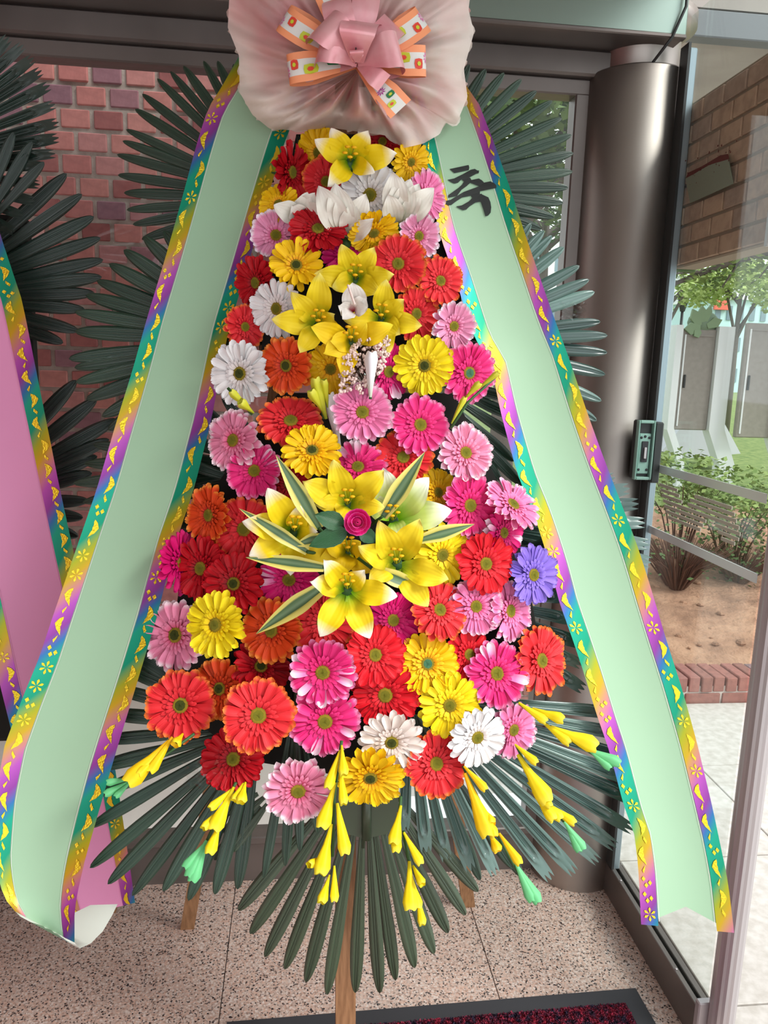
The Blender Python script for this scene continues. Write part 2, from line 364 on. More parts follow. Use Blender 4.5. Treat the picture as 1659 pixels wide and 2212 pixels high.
def tulle():
    m = mat('pink_tulle', (232, 186, 182), .8, spec=.2); n, l, b = nodes(m)
    tc = n.new('ShaderNodeTexCoord'); nz = n.new('ShaderNodeTexNoise'); nz.inputs['Scale'].default_value = 5; nz.inputs['Detail'].default_value = 2; l.new(tc.outputs['Object'], nz.inputs['Vector'])
    R = ramp(m, [(.50, (236, 160, 166)), (.68, (240, 198, 194)), (.86, (244, 234, 224))]); uv = n.new('ShaderNodeUVMap'); sp = n.new('ShaderNodeSeparateXYZ'); l.new(uv.outputs[0], sp.inputs[0])
    md = n.new('ShaderNodeMath'); md.operation = 'MULTIPLY_ADD'; l.new(sp.outputs[1], md.inputs[0]); md.inputs[1].default_value = .34; l.new(nz.outputs['Fac'], md.inputs[2])
    l.new(md.outputs[0], R.inputs[0]); l.new(R.outputs[0], b.inputs['Base Color'])
    out = n['Material Output']; tr = n.new('ShaderNodeBsdfTransparent'); tl = n.new('ShaderNodeBsdfTranslucent'); l.new(R.outputs[0], tl.inputs[0])
    m1 = n.new('ShaderNodeMixShader'); m1.inputs[0].default_value = .18; l.new(b.outputs[0], m1.inputs[1]); l.new(tl.outputs[0], m1.inputs[2])
    m2 = n.new('ShaderNodeMixShader'); m2.inputs[0].default_value = .24; l.new(m1.outputs[0], m2.inputs[1]); l.new(tr.outputs[0], m2.inputs[2]); l.new(m2.outputs[0], out.inputs[0])
    return bump(m, 26, .3, .01)
M['tulle'] = tulle()
M['pile'] = bump(add_noise(mat('carpet_pile', (52, 40, 66), 1), (176, 44, 72), 70, .38, .62, 5, c3=(120, 40, 66)), 220, 1, .01)
M['foliage'] = add_noise(mat('tree_leaves', (96, 122, 62), .8), (150, 168, 96), 4)
M['foliage_dark'] = add_noise(mat('tree_leaves_dark', (64, 88, 50), .8), (104, 126, 70), 4)
M['foliage_pale'] = add_noise(mat('tree_leaves_pale', (150, 172, 92), .8), (186, 198, 130), 4)
M['bark'] = mat('bark', (96, 86, 78), .9)
M['white'] = mat('white_paint', (222, 224, 226), .5)
M['greyboard'] = add_noise(mat('grey_board', (140, 132, 126), .7), (148, 140, 134), 20)
M['sheet'] = mat('white_sheet', (206, 206, 214), .8)
M['plaster'] = mat('pale_plaster', (226, 228, 228), .8)
M['bluewall'] = mat('pale_blue_wall', (190, 220, 222), .8)
M['winblue'] = mat('far_window', (120, 140, 150), .3)
M['etch'] = mat('etched_film', (206, 200, 184), .35, .2, Alpha=.85)
M['strip'] = mat('holographic_strip', (226, 232, 232), .25, .3)
M['teal_plate'] = mat('pale_green_plate', (138, 176, 164), .5)
M['residue'] = mat('rust_red_residue', (92, 44, 38), .9)
M['tape'] = mat('faded_tape', (122, 132, 112), .7)
M['concrete'] = add_noise(mat('pale_soffit', (176, 170, 162), .8), (160, 152, 146), 4)

exec_parts = []
# ------------------------------------------------------------------ the setting
Z3 = Vector((0, 0, 0))
fl = MB().box((-2.7, -2.6, -.06), (1.12, 2.27, -.004)).build('floor', M['grout']); fl['kind'] = 'structure'
xs = [-2.6, -1.67, -.93, -.19, .55, 1.1]; ys = [-1.43, -.69, .05, .79, 1.53, 2.27]
for i in range(5):
    for j in range(5):
        MB().box((xs[i]+.0012, ys[j]+.0012, -.03), (xs[i+1]-.0012, ys[j+1]-.0012, 0), .0008).build('tile', M['granite'], fl)

def brick_field(parent, x0, x1, z0, z1, yface, pitch, course, bw, bh, dep, near, m, mm, plane='Y'):
    """bricks as parts inside `near`, the others joined"""
    rest = MB(); protos = []
    for k in range(6):
        b = MB().box((-bw/2, 0, -bh/2), (bw/2, dep, bh/2), .003)
        protos.append(mesh('brick', b.v, b.f, m, smooth=False))
    nz = int((z1-z0)/course); nx = int((x1-x0)/pitch)+1
    for r in range(nz):
        for c in range(nx):
            x = x0+(c+.5*(r % 2))*pitch; z = z0+(r+.5)*course; j = rng.uniform(-.0025, .0025)
            if x < x0 or x > x1: continue
            if near[0] < x < near[1] and near[2] < z < near[3]:
                o = link('brick', rng.choice(protos), parent)
                if plane == 'Y': o.location = (x, yface+j, z)
                else: o.location = (yface+j, x, z); o.rotation_euler = (0, 0, -PI/2)
                o.rotation_euler.z += rng.uniform(-.012, .012)
            else:
                if plane == 'Y': rest.box((x-bw/2, yface, z-bh/2), (x+bw/2, yface+dep, z+bh/2))
                else: rest.box((yface, x-bw/2, z-bh/2), (yface+dep, x+bw/2, z+bh/2))
    if rest.v: rest.build('outer_brick', m, parent, kind='stuff')
wb = MB().box((-2.2, 2.646, .55), (.22, 2.85, 3.0)).build('wall_back', M['mortar']); wb['kind'] = 'structure'
brick_field(wb, -2.15, .2, .56, 2.96, 2.638, .1, .0665, .086, .0535, .05, (-1.02, -.02, .98, 2.6), M['brick'], M['mortar'])
t = MB().box((-2.2, 2.60, -.02), (.24, 2.86, .55)).build('trim_1', mat('pink_grey_plinth', (206, 190, 182), .8)); t['kind'] = 'structure'
wl = MB().box((-2.8, -2.6, 0), (-2.7, 2.85, 3.0)).build('unseen_shade_wall', M['brick']); wl['kind'] = 'structure'  # out of view, added to darken the left side
# window: steel kick panel, sill, head and right mullion with one big pane
wn = struct('window_1', (0, 2.27, 0))
MB().box((-2.6, 2.262, 0), (.85, 2.30, .145)).build('kick_panel', M['frame'], wn)
MB().box((-2.6, 2.235, .145), (.85, 2.31, .172), .004).build('sill_rail', M['frame'], wn)
MB().box((-2.6, 2.25, 2.425), (.82, 2.31, 2.468), .004).build('head_rail', M['frame'], wn)
MB().box((.762, 2.25, .17), (.81, 2.31, 2.43), .004).build('mullion', M['frame'], wn)
MB().box((-2.6, 2.279, .17), (.765, 2.285, 2.43)).build('pane', M['glass'], wn)
# beam: face, soffit with two fine ribs
bm_ = struct('trim_2', (0, 2.2, 2.5))
MB().box((-2.6, 2.105, 2.535), (1.0, 2.115, 2.72), .003).build('beam_face', M['steel_h'], bm_)
MB().box((-2.6, 2.115, 2.535), (1.0, 2.30, 2.55)).build('soffit_panel', M['frame'], bm_)
MB().box((-2.6, 2.10, 2.528), (1.0, 2.122, 2.54), .003).build('drip_rib', M['frame'], bm_)
MB().box((-2.6, 2.225, 2.468), (.86, 2.30, 2.535), .006).build('lower_rail', M['frame'], bm_)
ce = MB().box((-2.7, -2.6, 2.78), (1.04, 2.3, 2.9)).build('unseen_shade_ceiling', M['concrete']); ce['kind'] = 'structure'  # out of view, added and run back past the camera to shade the top
# corner column: wide lower casing and a thinner neck
cx, cy = .945, 2.275
def lathe(mb, cx, cy, prof, n=40, a0=0, a1=2*PI):
    P = [[Vector((cx+r*math.cos(a0+(a1-a0)*k/n), cy+r*math.sin(a0+(a1-a0)*k/n), z)) for k in range(n+1)] for r, z in prof]
    return mb.grid(P)
co = struct('trim_3', (cx, cy, 0))
lathe(MB(), cx, cy, [(.148, 0), (.148, 2.475), (.143, 2.48), (.11, 2.478)]).build('column_casing', M['steel'], co, True)
lathe(MB(), cx, cy, [(.112, 2.47), (.112, 2.60), (.15, 2.604), (.15, 2.64), (.13, 2.64)]).build('column_neck', M['steel'], co, True)
MB().box((1.005, 2.095, .1), (1.012, 2.14, 2.52)).build('seam_profile', M['dark'], co)
MB().box((1.012, 2.10, .1), (1.034, 2.14, 2.51), .003).build('edge_profile', M['glassedge'], co)
MB().tube([(.99, 2.10, 2.72), (.985, 2.09, 2.60), (.96, 2.10, 2.53), (.925, 2.135, 2.475)], .004).build('cable', M['dark'], co, True)
# glass side light of the entrance
dr = struct('door_1', (1.03, 1.9, 0))
MB().box((1.005, 1.565, 0), (1.02, 2.16, .105), .002).build('sill_face', M['frame'], dr)
MB().box((1.02, 1.565, 0), (1.034, 2.16, .085)).build('sill_groove', M['dark'], dr)
MB().box((1.034, 1.565, 0), (1.05, 2.16, .098), .002).build('sill_outer', M['frame'], dr)
MB().box((1.003, 1.545, 0), (1.052, 1.566, .125), .003).build('sill_end', M['alu'], dr)
for yy in (1.68, 1.86, 2.04): MB().ball((1.012, yy, .106), .004, 8, 4, (1, 1, .5)).build('rivet', M['alu'], dr, True)
MB().box((1.027, 1.56, .08), (1.033, 2.14, 2.60)).build('pane', M['glass'], dr)
for z in (1.397, 1.215):
    MB().box((1.0235, 1.56, z-.011), (1.0265, 2.125, z+.011)).build('reflective_strip', M['strip'], dr)
# etched wave between the strips
wave = [(480,910),(540,922),(670,965),(705,1070),(745,1170),(790,1150),(830,1090),(890,1042),(1000,1055),(1110,1100),(1260,1150),(1310,1290),(1365,1440),(1370,1520),(1330,1560),(1250,1615),(1180,1570),(1130,1480),(1085,1350),(1040,1305),(1000,1325),(920,1450),(830,1420),(740,1385),(640,1345),(570,1280),(530,1130)]
wp = [atX(1330+x*.1983, 860+y*.1983, 1.026) for x, y in wave]
def inside(y, z, poly):
    c = False; n = len(poly)
    for i in range(n):
        a, b = poly[i], poly[(i+1) % n]
        if (a.z > z) != (b.z > z) and y < (b.y-a.y)*(z-a.z)/(b.z-a.z)+a.y: c = not c
    return c
mb = MB(); z = 1.20
while z < 1.42:
    for k in range(150):
        y = 1.58+k*.0035
        if inside(y, z+.006, wp): mb.box((1.0245, y, z), (1.0265, y+.0035, z+.0085))
    z += .0135
mb.build('etched_wave', M['etch'], dr, kind='stuff')
# fluted aluminium stile
mb = MB(); prof = []
for k in range(28):
    a = 2*PI*k/28; prof.append((.031*math.cos(a)*(1 if k % 2 else .955), .031*math.sin(a)*(1 if k % 2 else .955)))
st_c = atZ(1563, 2150, .1)
sx_, sy_ = 1.055, 1.53
mb.grid([[Vector((sx_+p[0], sy_+p[1], zz)) for p in prof] for zz in (0, 2.62)], closed=True)
mb.build('stile', M['alu'], dr)
# brick reflected in the upper side light glass, modelled as a solid brick-faced panel
hp = struct('reflected_brick_panel', (1.08, 1.93, 2.17))
MB().box((1.045, 1.70, 1.955), (1.11, 2.14, 2.385), .004).build('reflection_board', M['mortar_reflected'], hp)
MB().box((1.038, 2.14, 1.95), (1.112, 2.165, 2.39), .003).build('reflection_edge_trim', M['foliage_dark'], hp)
MB().box((1.036, 1.688, 1.95), (1.112, 1.702, 2.39), .002).build('reflection_edge_trim', M['alu'], hp)
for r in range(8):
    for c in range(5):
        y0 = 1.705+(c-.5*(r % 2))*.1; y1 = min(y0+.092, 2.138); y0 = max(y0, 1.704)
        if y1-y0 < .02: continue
        MB().box((1.038, y0, 1.962+r*.0525), (1.05, y1, 2.006+r*.0525), .002).build('brick', M['brick_reflected'], hp)  # solid bricks stand in for the reflection in the glass
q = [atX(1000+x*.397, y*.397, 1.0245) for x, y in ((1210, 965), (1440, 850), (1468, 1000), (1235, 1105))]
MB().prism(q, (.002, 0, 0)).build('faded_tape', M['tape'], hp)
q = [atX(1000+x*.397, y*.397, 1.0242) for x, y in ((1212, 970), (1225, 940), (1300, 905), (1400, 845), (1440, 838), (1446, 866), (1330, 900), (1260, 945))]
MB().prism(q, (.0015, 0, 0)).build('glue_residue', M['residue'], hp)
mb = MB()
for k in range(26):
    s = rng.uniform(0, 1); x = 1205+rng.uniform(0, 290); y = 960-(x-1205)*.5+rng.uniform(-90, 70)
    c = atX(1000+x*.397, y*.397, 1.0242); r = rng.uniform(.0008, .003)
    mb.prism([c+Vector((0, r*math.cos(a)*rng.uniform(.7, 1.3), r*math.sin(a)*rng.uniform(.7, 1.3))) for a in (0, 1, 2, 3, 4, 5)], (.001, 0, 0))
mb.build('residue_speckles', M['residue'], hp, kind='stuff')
# outer canopy beyond the glass
cp = struct('trim_4', (1.8, 2.2, 2.65))
MB().box((1.045, 2.26, 2.605), (3.4, 2.31, 2.675), .003).build('canopy_beam', mat('canopy_paint', (120, 124, 128), .55), cp)
MB().box((1.045, 2.27, 2.683), (3.4, 2.33, 3.0)).build('canopy_fascia', M['concrete'], cp)
MB().box((1.045, 2.31, 2.62), (3.4, 3.0, 2.66)).build('canopy_soffit', M['concrete'], cp)

# lock case on the glass beside the column
c0 = atX(1400, 970, 1.0)
lk = thing('lock_case', (1.0, 2.09, 1.36), 'open dark lock case with pale green plate on the glass beside the steel column', 'lock')
a = atY(1365, 1035, 2.075); b = atY(1413, 908, 2.075)
x0, x1, z0, z1 = a.x, b.x, a.z, b.z
MB().box((x0, 2.075, z0), (x1, 2.10, z1), .004).build('case_back', M['dark'], lk)
for (u0, v0, u1, v1) in ((0, 0, .1, 1), (.9, 0, 1, 1), (.1, 0, .9, .05), (.1, .95, .9, 1)):
    MB().box((lerp(x0, x1, u0), 2.06, lerp(z0, z1, v0)), (lerp(x0, x1, u1), 2.078, lerp(z0, z1, v1)), .002).build('case_rim', M['teal_plate'], lk)
MB().box((lerp(x0, x1, .17), 2.068, lerp(z0, z1, .1)), (lerp(x0, x1, .86), 2.074, lerp(z0, z1, .78)), .002).build('lock_plate', M['teal_plate'], lk)
MB().box((lerp(x0, x1, .33), 2.064, lerp(z0, z1, .3)), (lerp(x0, x1, .7), 2.0682, lerp(z0, z1, .65)), .001).build('keyhole_window', M['rubber'], lk)
MB().box((lerp(x0, x1, .45), 2.060, lerp(z0, z1, .36)), (lerp(x0, x1, .6), 2.0642, lerp(z0, z1, .55)), .001).build('bolt', M['alu'], lk)
for u, v in ((.28, .71), (.5, .73), (.75, .71), (.27, .17), (.75, .17)):
    MB().ball((lerp(x0, x1, u), 2.067, lerp(z0, z1, v)), .004, 8, 4, (1, .5, 1)).build('screw', M['rubber'], lk, True)
MB().box((x1+.004, 2.07, z0-.01), (x1+.03, 2.11, z1-.005), .004).build('side_cover', M['dark'], lk)

# door mat
mt = thing('door_mat', (.4, 1.4, 0), 'dark red carpet door mat with black rubber border on the granite floor', 'mat')
A = atZ(490, 2205, .012); B = atZ(1373, 2132, .012); dd = (B-A).normalized(); pp = Vector((dd.y, -dd.x, 0))
def mp(u, v, z): return Vector((A.x, A.y, 0))+dd*u+pp*v+Vector((0, 0, z))
Lm = (B-A).length
for u0, v0, u1, v1 in ((0, 0, Lm, .045), (0, .045, .05, 1.0), (Lm-.05, .045, Lm, 1.0), (.05, .955, Lm-.05, 1.0)):
    MB().prism([mp(u0, v0, .001), mp(u1, v0, .001), mp(u1, v1, .001), mp(u0, v1, .001)], (0, 0, .008)).build('rubber_border', M['rubber'], mt)
mb = MB()
mb.prism([mp(.05, .045, .001), mp(Lm-.05, .045, .001), mp(Lm-.05, .955, .001), mp(.05, .955, .001)], (0, 0, .007))
for k in range(30000):
    p = mp(rng.uniform(.052, Lm-.052), .047+abs(rng.gauss(0, .12)) % .9, .006); a = rng.uniform(0, PI); r = rng.uniform(.002, .0035); h = rng.uniform(.004, .008)
    d = Vector((math.cos(a)*r, math.sin(a)*r, 0)); l = Vector((rng.uniform(-.004, .004), rng.uniform(-.004, .004), h))
    mb.add([p-d, p+d, p+l+d*.6, p+l-d*.6], [(0, 1, 2, 3)])
mb.build('carpet_pile', M['pile'], mt, kind='stuff')

# ------------------------------------------------------------------ outdoors
def gz(y, x=2): return 0 if y < 3.62 else min(.1+(y-3.62)*.15, .1+.15*2.6) if y < 6.3 else min(.49+(y-6.3)*.03, 1.08)
pv = MB().box((1.12, -4, -.08), (9, 3.6, -.012)).build('paving_bed', M['grout']); pv['kind'] = 'structure'
gxs = [1.12+.62*i for i in range(9)]; gys = [3.52-.62*i for i in range(9)]
for i in range(8):
    for j in range(8):
        MB().box((gxs[i]+.003, gys[j+1]+.003, -.06), (gxs[i+1]-.003, gys[j]-.003, rng.uniform(-.002, .001)), .002).build('paving_slab', M['paving'], pv)
b2 = MB().box((-2.7, 2.86, -.08), (1.12, 8, -.01)).build('ground_back', M['paving']); b2['kind'] = 'structure'
cb = struct('trim_5', (2.2, 3.55, 0))
MB().box((.9, 3.535, -.02), (6, 3.7, .085)).build('curb_core', M['mortar'], cb)
for k in range(44):
    x = 1.0+k*.068
    z = .045
    for (yy0, yy1, zz0, zz1, dx, w) in ((3.525, 3.72, .056, .135, 0, .058),):
        MB().box((x+dx, yy0+rng.uniform(-.004, .004), zz0), (x+dx+w, yy1, zz1+rng.uniform(-.004, .004)), .004).build('brick', M['brick_curb'], cb)
for k in range(15):
    x = .98+k*.205
    MB().box((x, 3.527+rng.uniform(-.003, .003), -.01), (x+.19, 3.62, .047), .003).build('brick', M['brick_curb'], cb)
# sloping bed and lawn
mb = MB(); P = []
for j in range(34):
    y = 3.7+j*.085; row = []
    for i in range(60):
        x = .3+i*.12; row.append(Vector((x, y, gz(y)+rng.uniform(-.015, .02)+(.02 if j > 2 else 0))))
    P.append(row)
sl = mb.grid(P).build('soil_bed', M['soil'], smooth=True); sl['kind'] = 'structure'
mb = MB()
for k in range(170):
    x = rng.uniform(1.3, 5); y = rng.uniform(3.75, 6.0); mb.ball((x, y, gz(y)+.02), rng.uniform(.008, .03), 6, 4, (1, 1, .6))
cl = mb.build('soil_clods', M['soil'], kind='stuff'); tag(cl, 'loose clods of brown soil in the planting bed outside the glass', 'soil')
lw = MB().grid([[Vector((x, y, gz(y)+.02)) for x in (-12, 0, 12, 40, 70)] for y in (6.1, 9, 14, 26, 90)]).build('lawn', M['lawn']); lw['kind'] = 'structure'
def leafy(mb, c, rx, ry, rz, n, s, flat=.5):
    for k in range(n):
        while True:
            p = Vector((rng.uniform(-1, 1), rng.uniform(-1, 1), rng.uniform(-1, 1)))
            if p.length < 1: break
        p = Vector(c)+Vector((p.x*rx, p.y*ry, p.z*rz)); a = rng.uniform(0, 2*PI); e = rng.uniform(-.7, .7)
        d = Vector((math.cos(a)*math.cos(e), math.sin(a)*math.cos(e), math.sin(e)))*s*rng.uniform(.6, 1.2); q = d.cross(Vector((rng.uniform(-1, 1), rng.uniform(-1, 1), 1))).normalized()*s*.32
        mb.add([p, p+d*.5+q, p+d, p+d*.5-q], [(0, 1, 2, 3)])
def shrub(px, py, Y, r, n, label, mname='foliage', s=.05, twigs=14):
    c = atY(px, py, Y); g = gz(Y)
    t = thing('garden_bush', (c.x, Y, g), label, 'bush')
    mb = MB()
    for k in range(twigs):
        a = rng.uniform(0, 2*PI); rr = rng.uniform(.3, .95)*r
        mb.tube([(c.x+.04*math.cos(a), Y+.04*math.sin(a), g), (c.x+rr*.5*math.cos(a), Y+rr*.5*math.sin(a), lerp(g, c.z, .6)), (c.x+rr*math.cos(a), Y+rr*math.sin(a), c.z+rng.uniform(-.1, .15)*r)], [.008, .005, .002], 5, False)
    mb.build('twigs', M['twig'], t)
    mb = MB(); leafy(mb, (c.x, Y, c.z), r, r*.7, r*.62, n, s); mb.build('foliage', M[mname], t, kind='stuff')
shrub(1480, 1045, 5.2, .42, 900, 'low green shrub with budding twigs nearest the steel column outside')
shrub(1590, 1080, 5.0, .42, 900, 'low green shrub behind the fluted stile outside')
shrub(1470, 1180, 4.7, .40, 240, 'bare brown twiggy shrub low in the soil bed', 'foliage_dark', .04, 150)
shrub(1600, 1200, 4.8, .34, 260, 'sparse twiggy shrub on the soil near the stile', 'foliage_dark', .04, 130)
shrub(1690, 1120, 5.0, .5, 900, 'green shrub at the right edge beyond the stile')
def board(pxl, pxr, ptop, pbot, Y, label):
    a = atY(pxl, pbot, Y); b = atY(pxr, ptop, Y); w = b.x-a.x
    t = thing('notice_board', (a.x, Y, gz(Y)), label, 'notice board', 'notice boards on the lawn')
    MB().box((a.x, Y, a.z), (b.x, Y+.06, b.z), .01).build('panel', M['greyboard'], t)
    MB().box((a.x+.03, Y-.012, a.z+.04), (a.x+.045, Y+.001, b.z-.06)).build('moulding', M['white'], t)
    MB().box((a.x+.045, Y-.012, b.z-.075), (b.x-.04, Y+.001, b.z-.06)).build('moulding', M['greyboard'], t)
    MB().box((a.x+.06, Y-.03, lerp(a.z, b.z, .42)), (a.x+.075, Y, lerp(a.z, b.z, .55)), .004).build('handle', M['dark'], t)
    for xx, k in ((b.x, 1), (a.x-.085, .42)) if pxl < 1500 else ((b.x, 1),):
        p = [(xx, a.z), (xx, b.z+.03), (xx+.17*k, b.z+.03), (xx+.17*k, a.z+.02), (xx+.17*k+.16, a.z-.36), (xx+.17*k+.16, gz(Y)), (xx+.16, gz(Y)), (xx+.16, a.z-.36), (xx, a.z)]
        MB().prism([(u, Y-.05, v) for u, v in p[:-1]], (0, .14, 0)).build('leg', M['white'], t)
board(1453, 1549, 712, 928, 7.6, 'grey-backed notice board on white legs beside the steel column')
board(1588, 1690, 700, 945, 7.4, 'grey-backed notice board on white legs half hidden by the stile')
# ornament on the first board
c = atY(1510, 705, 7.66); k_ = mpp(c)
on = thing('leaf_ornament', (c.x, 7.66, c.z), 'grey-green leafy ornament sitting on top of the notice board', 'ornament')
mb = MB()
mb.ball((c.x+8*k_, 7.66, c.z+8*k_), 34*k_, 14, 8, (1.05, .5, .75))
mb.build('body', mat('ornament_green', (112, 132, 108), .6), on, True)
om = mat('ornament_leaf', (124, 146, 112), .6)
for (bx, by, tx, ty, w) in ((-5, -5, -42, -8, 26), (-8, 0, -28, 34, 24), (0, 8, -8, 42, 20), (6, 10, 12, 44, 14), (10, 0, 40, 14, 22), (-4, -10, -20, -22, 20)):
    B = c+Vector((bx*k_, -.08, -by*-k_)); T = c+Vector((tx*k_, -.1, ty*k_)); nn = (T-B).normalized().cross(Vector((0, 1, 0)))*w*k_/2
    MB().prism([B-nn*.5, B+nn*.5, B.lerp(T, .6)+nn, T, B.lerp(T, .6)-nn], (0, .03, 0)).build('leaf', om, on)
c = atY(1500, 990, 8.6); g = c.z
sh = thing('white_canopy', (c.x, 8.6, gz(8.6)), 'white cloth cover standing on the lawn behind the notice board', 'cover')
p = [atY(x, y, 8.6) for x, y in ((1430, 975), (1478, 915), (1560, 905), (1600, 980), (1487, 990))]
q = [v+Vector((0, .7, 0)) for v in p]
MB().add(p+q, [(0, 1, 4), (1, 2, 3, 4), (5, 9, 6), (6, 9, 8, 7), (0, 5, 6, 1), (1, 6, 7, 2), (2, 7, 8, 3), (3, 8, 9, 4), (4, 9, 5, 0)]).build('cloth', M['sheet'], sh)
MB().tube([(c.x, 8.9, gz(8.6)), (c.x, 8.9, p[1].z)], .02).build('pole', M['alu'], sh)
# trees
def tree(px, py, Y, r, n, label, mname, s=.12, base=None, branches=7):
    c = atY(px, py, Y); g = gz(Y) if Y > 3.6 else 0; bx = c.x if base is None else atY(base, py, Y).x
    t = thing('garden_tree', (bx, Y, g), label, 'tree')
    mb = MB(); top = Vector((bx*.4+c.x*.6, Y, c.z)); mid = Vector((bx, Y, lerp(g, c.z, .55)))
    mb.tube([(bx, Y, g), mid, top], [r*.075, r*.06, r*.035], 8)
    tips = []
    for k in range(branches):
        a = 2*PI*k/branches+rng.uniform(-.3, .3); e = rng.uniform(-.25, .7); d = Vector((math.cos(a)*math.cos(e), math.sin(a)*math.cos(e)*.8, math.sin(e)*.7))
        T = top+d*r*rng.uniform(.6, .95); mb.tube([mid.lerp(top, rng.uniform(.3, 1)), top.lerp(T, .5)+Vector((0, 0, .05*r)), T], [r*.03, r*.02, r*.006], 6, False); tips.append(T)
    mb.build('trunk', M['bark'], t, True)
    mb = MB()
    for T in tips+[top+Vector((0, 0, r*.35))]: leafy(mb, T, r*.5, r*.45, r*.33, n//len(tips), s)
    mb.build('foliage', M[mname], t, kind='stuff')
tree(1120, 330, 6.2, 1.5, 5200, 'leafy dark green tree seen through the window behind the right fronds', 'foliage_dark', .12)
tree(1000, 250, 11.5, 2.2, 4200, 'taller green tree further behind the window', 'foliage', .16)
tree(1180, 480, 16, 2.2, 3000, 'bushy green tree low behind the window near the mullion', 'foliage_dark', .14)
tree(1600, 635, 11, .8, 2200, 'pale green spring tree above the notice boards', 'foliage_pale', .10)
tree(1700, 520, 7.0, 1.3, 1800, 'dark-branched tree reaching in from the right edge', 'foliage', .09, 1900, 9)
tree(1450, 600, 13, 1.1, 900, 'sparse young tree between column and notice board', 'foliage_pale', .10)
# long dark bough across the view
T0 = atY(1900, 470, 7.0); bo = thing('tree_bough', T0, 'long dark bough crossing the bright sky above the ornament', 'branch')
P = [atY(x, y, 7.0) for x, y in ((1900, 470), (1690, 535), (1600, 560), (1530, 585), (1460, 612), (1440, 630))]
mb = MB(); mb.tube(P, [.07, .05, .035, .028, .02, .012], 7)
for x0, y0, x1, y1 in ((1600, 560, 1520, 552), (1530, 585, 1450, 592), (1690, 535, 1640, 600), (1600, 560, 1560, 620)): mb.tube([atY(x0, y0, 7.0), atY(x1, y1, 6.9)], [.018, .006], 5)
mb.build('bough', M['bark'], bo, True)
mb = MB()
for x, y, r in ((1640, 560, .16), (1560, 590, .14), (1620, 520, .2), (1500, 600, .12), (1650, 500, .25)): leafy(mb, atY(x, y, 7.0), r*1.6, r, r, 90, .07)
mb.build('foliage', M['foliage'], bo, kind='stuff')
# lamp post
c = atY(1476, 652, 16); lp = thing('garden_lamp', (c.x, 16, gz(16)), 'thin dark garden lamp post left of the leafy ornament', 'lamp post')
MB().tube([(c.x, 16, gz(16)), (c.x, 16, c.z-.2)], [.04, .03], 8).build('post', M['dark'], lp, True)
MB().tube([(c.x, 16, c.z-.2), (c.x, 16, c.z+.1), (c.x, 16, c.z+.11), (c.x, 16, c.z+.2)], [.05, .13, .26, .02], 8).build('lantern', M['dark'], lp)
# far buildings
def house(pl, pr, ptop, Y, label, m, rows, cols, wname='window'):
    a = atY(pl, 700, Y); b = atY(pr, ptop, Y); g = 1.07
    t = thing('far_building', (a.x, Y, g), label, 'building')
    MB().box((a.x, Y, g), (b.x, Y+8, b.z)).build('walls', m, t)
    MB().box((a.x-.2, Y-.2, b.z), (b.x+.2, Y+8.2, b.z+.25)).build('roof_edge', M['white'], t)
    for r in range(rows):
        for c in range(cols):
            u = lerp(a.x, b.x, (c+.3)/cols); w = (b.x-a.x)/cols*.45; zz = lerp(g, b.z, (r+.35)/rows); h = (b.z-g)/rows*.45
            MB().box((u, Y-.05, zz), (u+w, Y+.1, zz+h)).build('window', M['winblue'], t)
    return a, b, t
house(1330, 1530, 600, 52, 'pale far building with grey windows seen between column and trees', M['plaster'], 4, 6)
a, b, t = house(1535, 1760, 655, 36, 'low pale blue far building with red sign behind the boards', M['bluewall'], 3, 9)
s = atY(1558, 660, 35.9); MB().box((s.x-.35, 35.8, s.z-.2), (s.x+.35, 35.95, s.z+.25)).build('red_sign', mat('sign_red', (226, 110, 90)), t)
house(820, 1230, 520, 70, 'long pale far building behind the trees of the window', M['plaster'], 3, 10)
# ------------------------------------------------------------------ wreath stand
ap = atY(770, 60, 1.72)
ws = thing('wreath_stand', (.12, 1.55, 0), 'wooden three-legged easel behind the flowers of the central wreath', 'easel')
pt = atY(748, 150, 1.66); pb = atY(746, 2212, 1.46); dv = (pb-pt)/(pb.z-pt.z); pb0 = pt+dv*(0-pt.z)
WB = 0.044
MB().bar(pt, pb0, WB, .028).build('front_leg', M['wood'], ws)
for (x, y) in ((405, 1992), (1012, 1945)):
    f = atZ(x, y, .015); tp = pt+Vector((-.05 if x < 700 else .05, .04, -.12)); MB().bar(tp, Vector((f.x, f.y, 0)), .04, .026).build('rear_leg', M['wood'], ws)
for (x0, x1, y) in ((560, 960, 760), (500, 1050, 1380)):
    a = atY(x0, y, Yw(770, y)+.15); b = atY(x1, y, Yw(770, y)+.15); MB().bar(a, b, .03, .02, Vector((0, 0, 1))).build('crossbar', M['wood'], ws)
def backing(pts, thick, off, name, m, parent):
    P = [atY(x, y, Yw(770, y)+off) for x, y in pts]
    MB().prism(P, (0, thick, 0)).build(name, m, parent)
backing([(640, 290), (905, 290), (985, 520), (1010, 800), (560, 800), (590, 520)], .05, .075, 'foam_pad', M['backing'], ws)
backing([(600, 850), (980, 850), (1120, 1130), (1170, 1420), (1060, 1560), (760, 1680), (520, 1640), (360, 1500), (400, 1150)], .05, .085, 'foam_pad', M['backing'], ws)
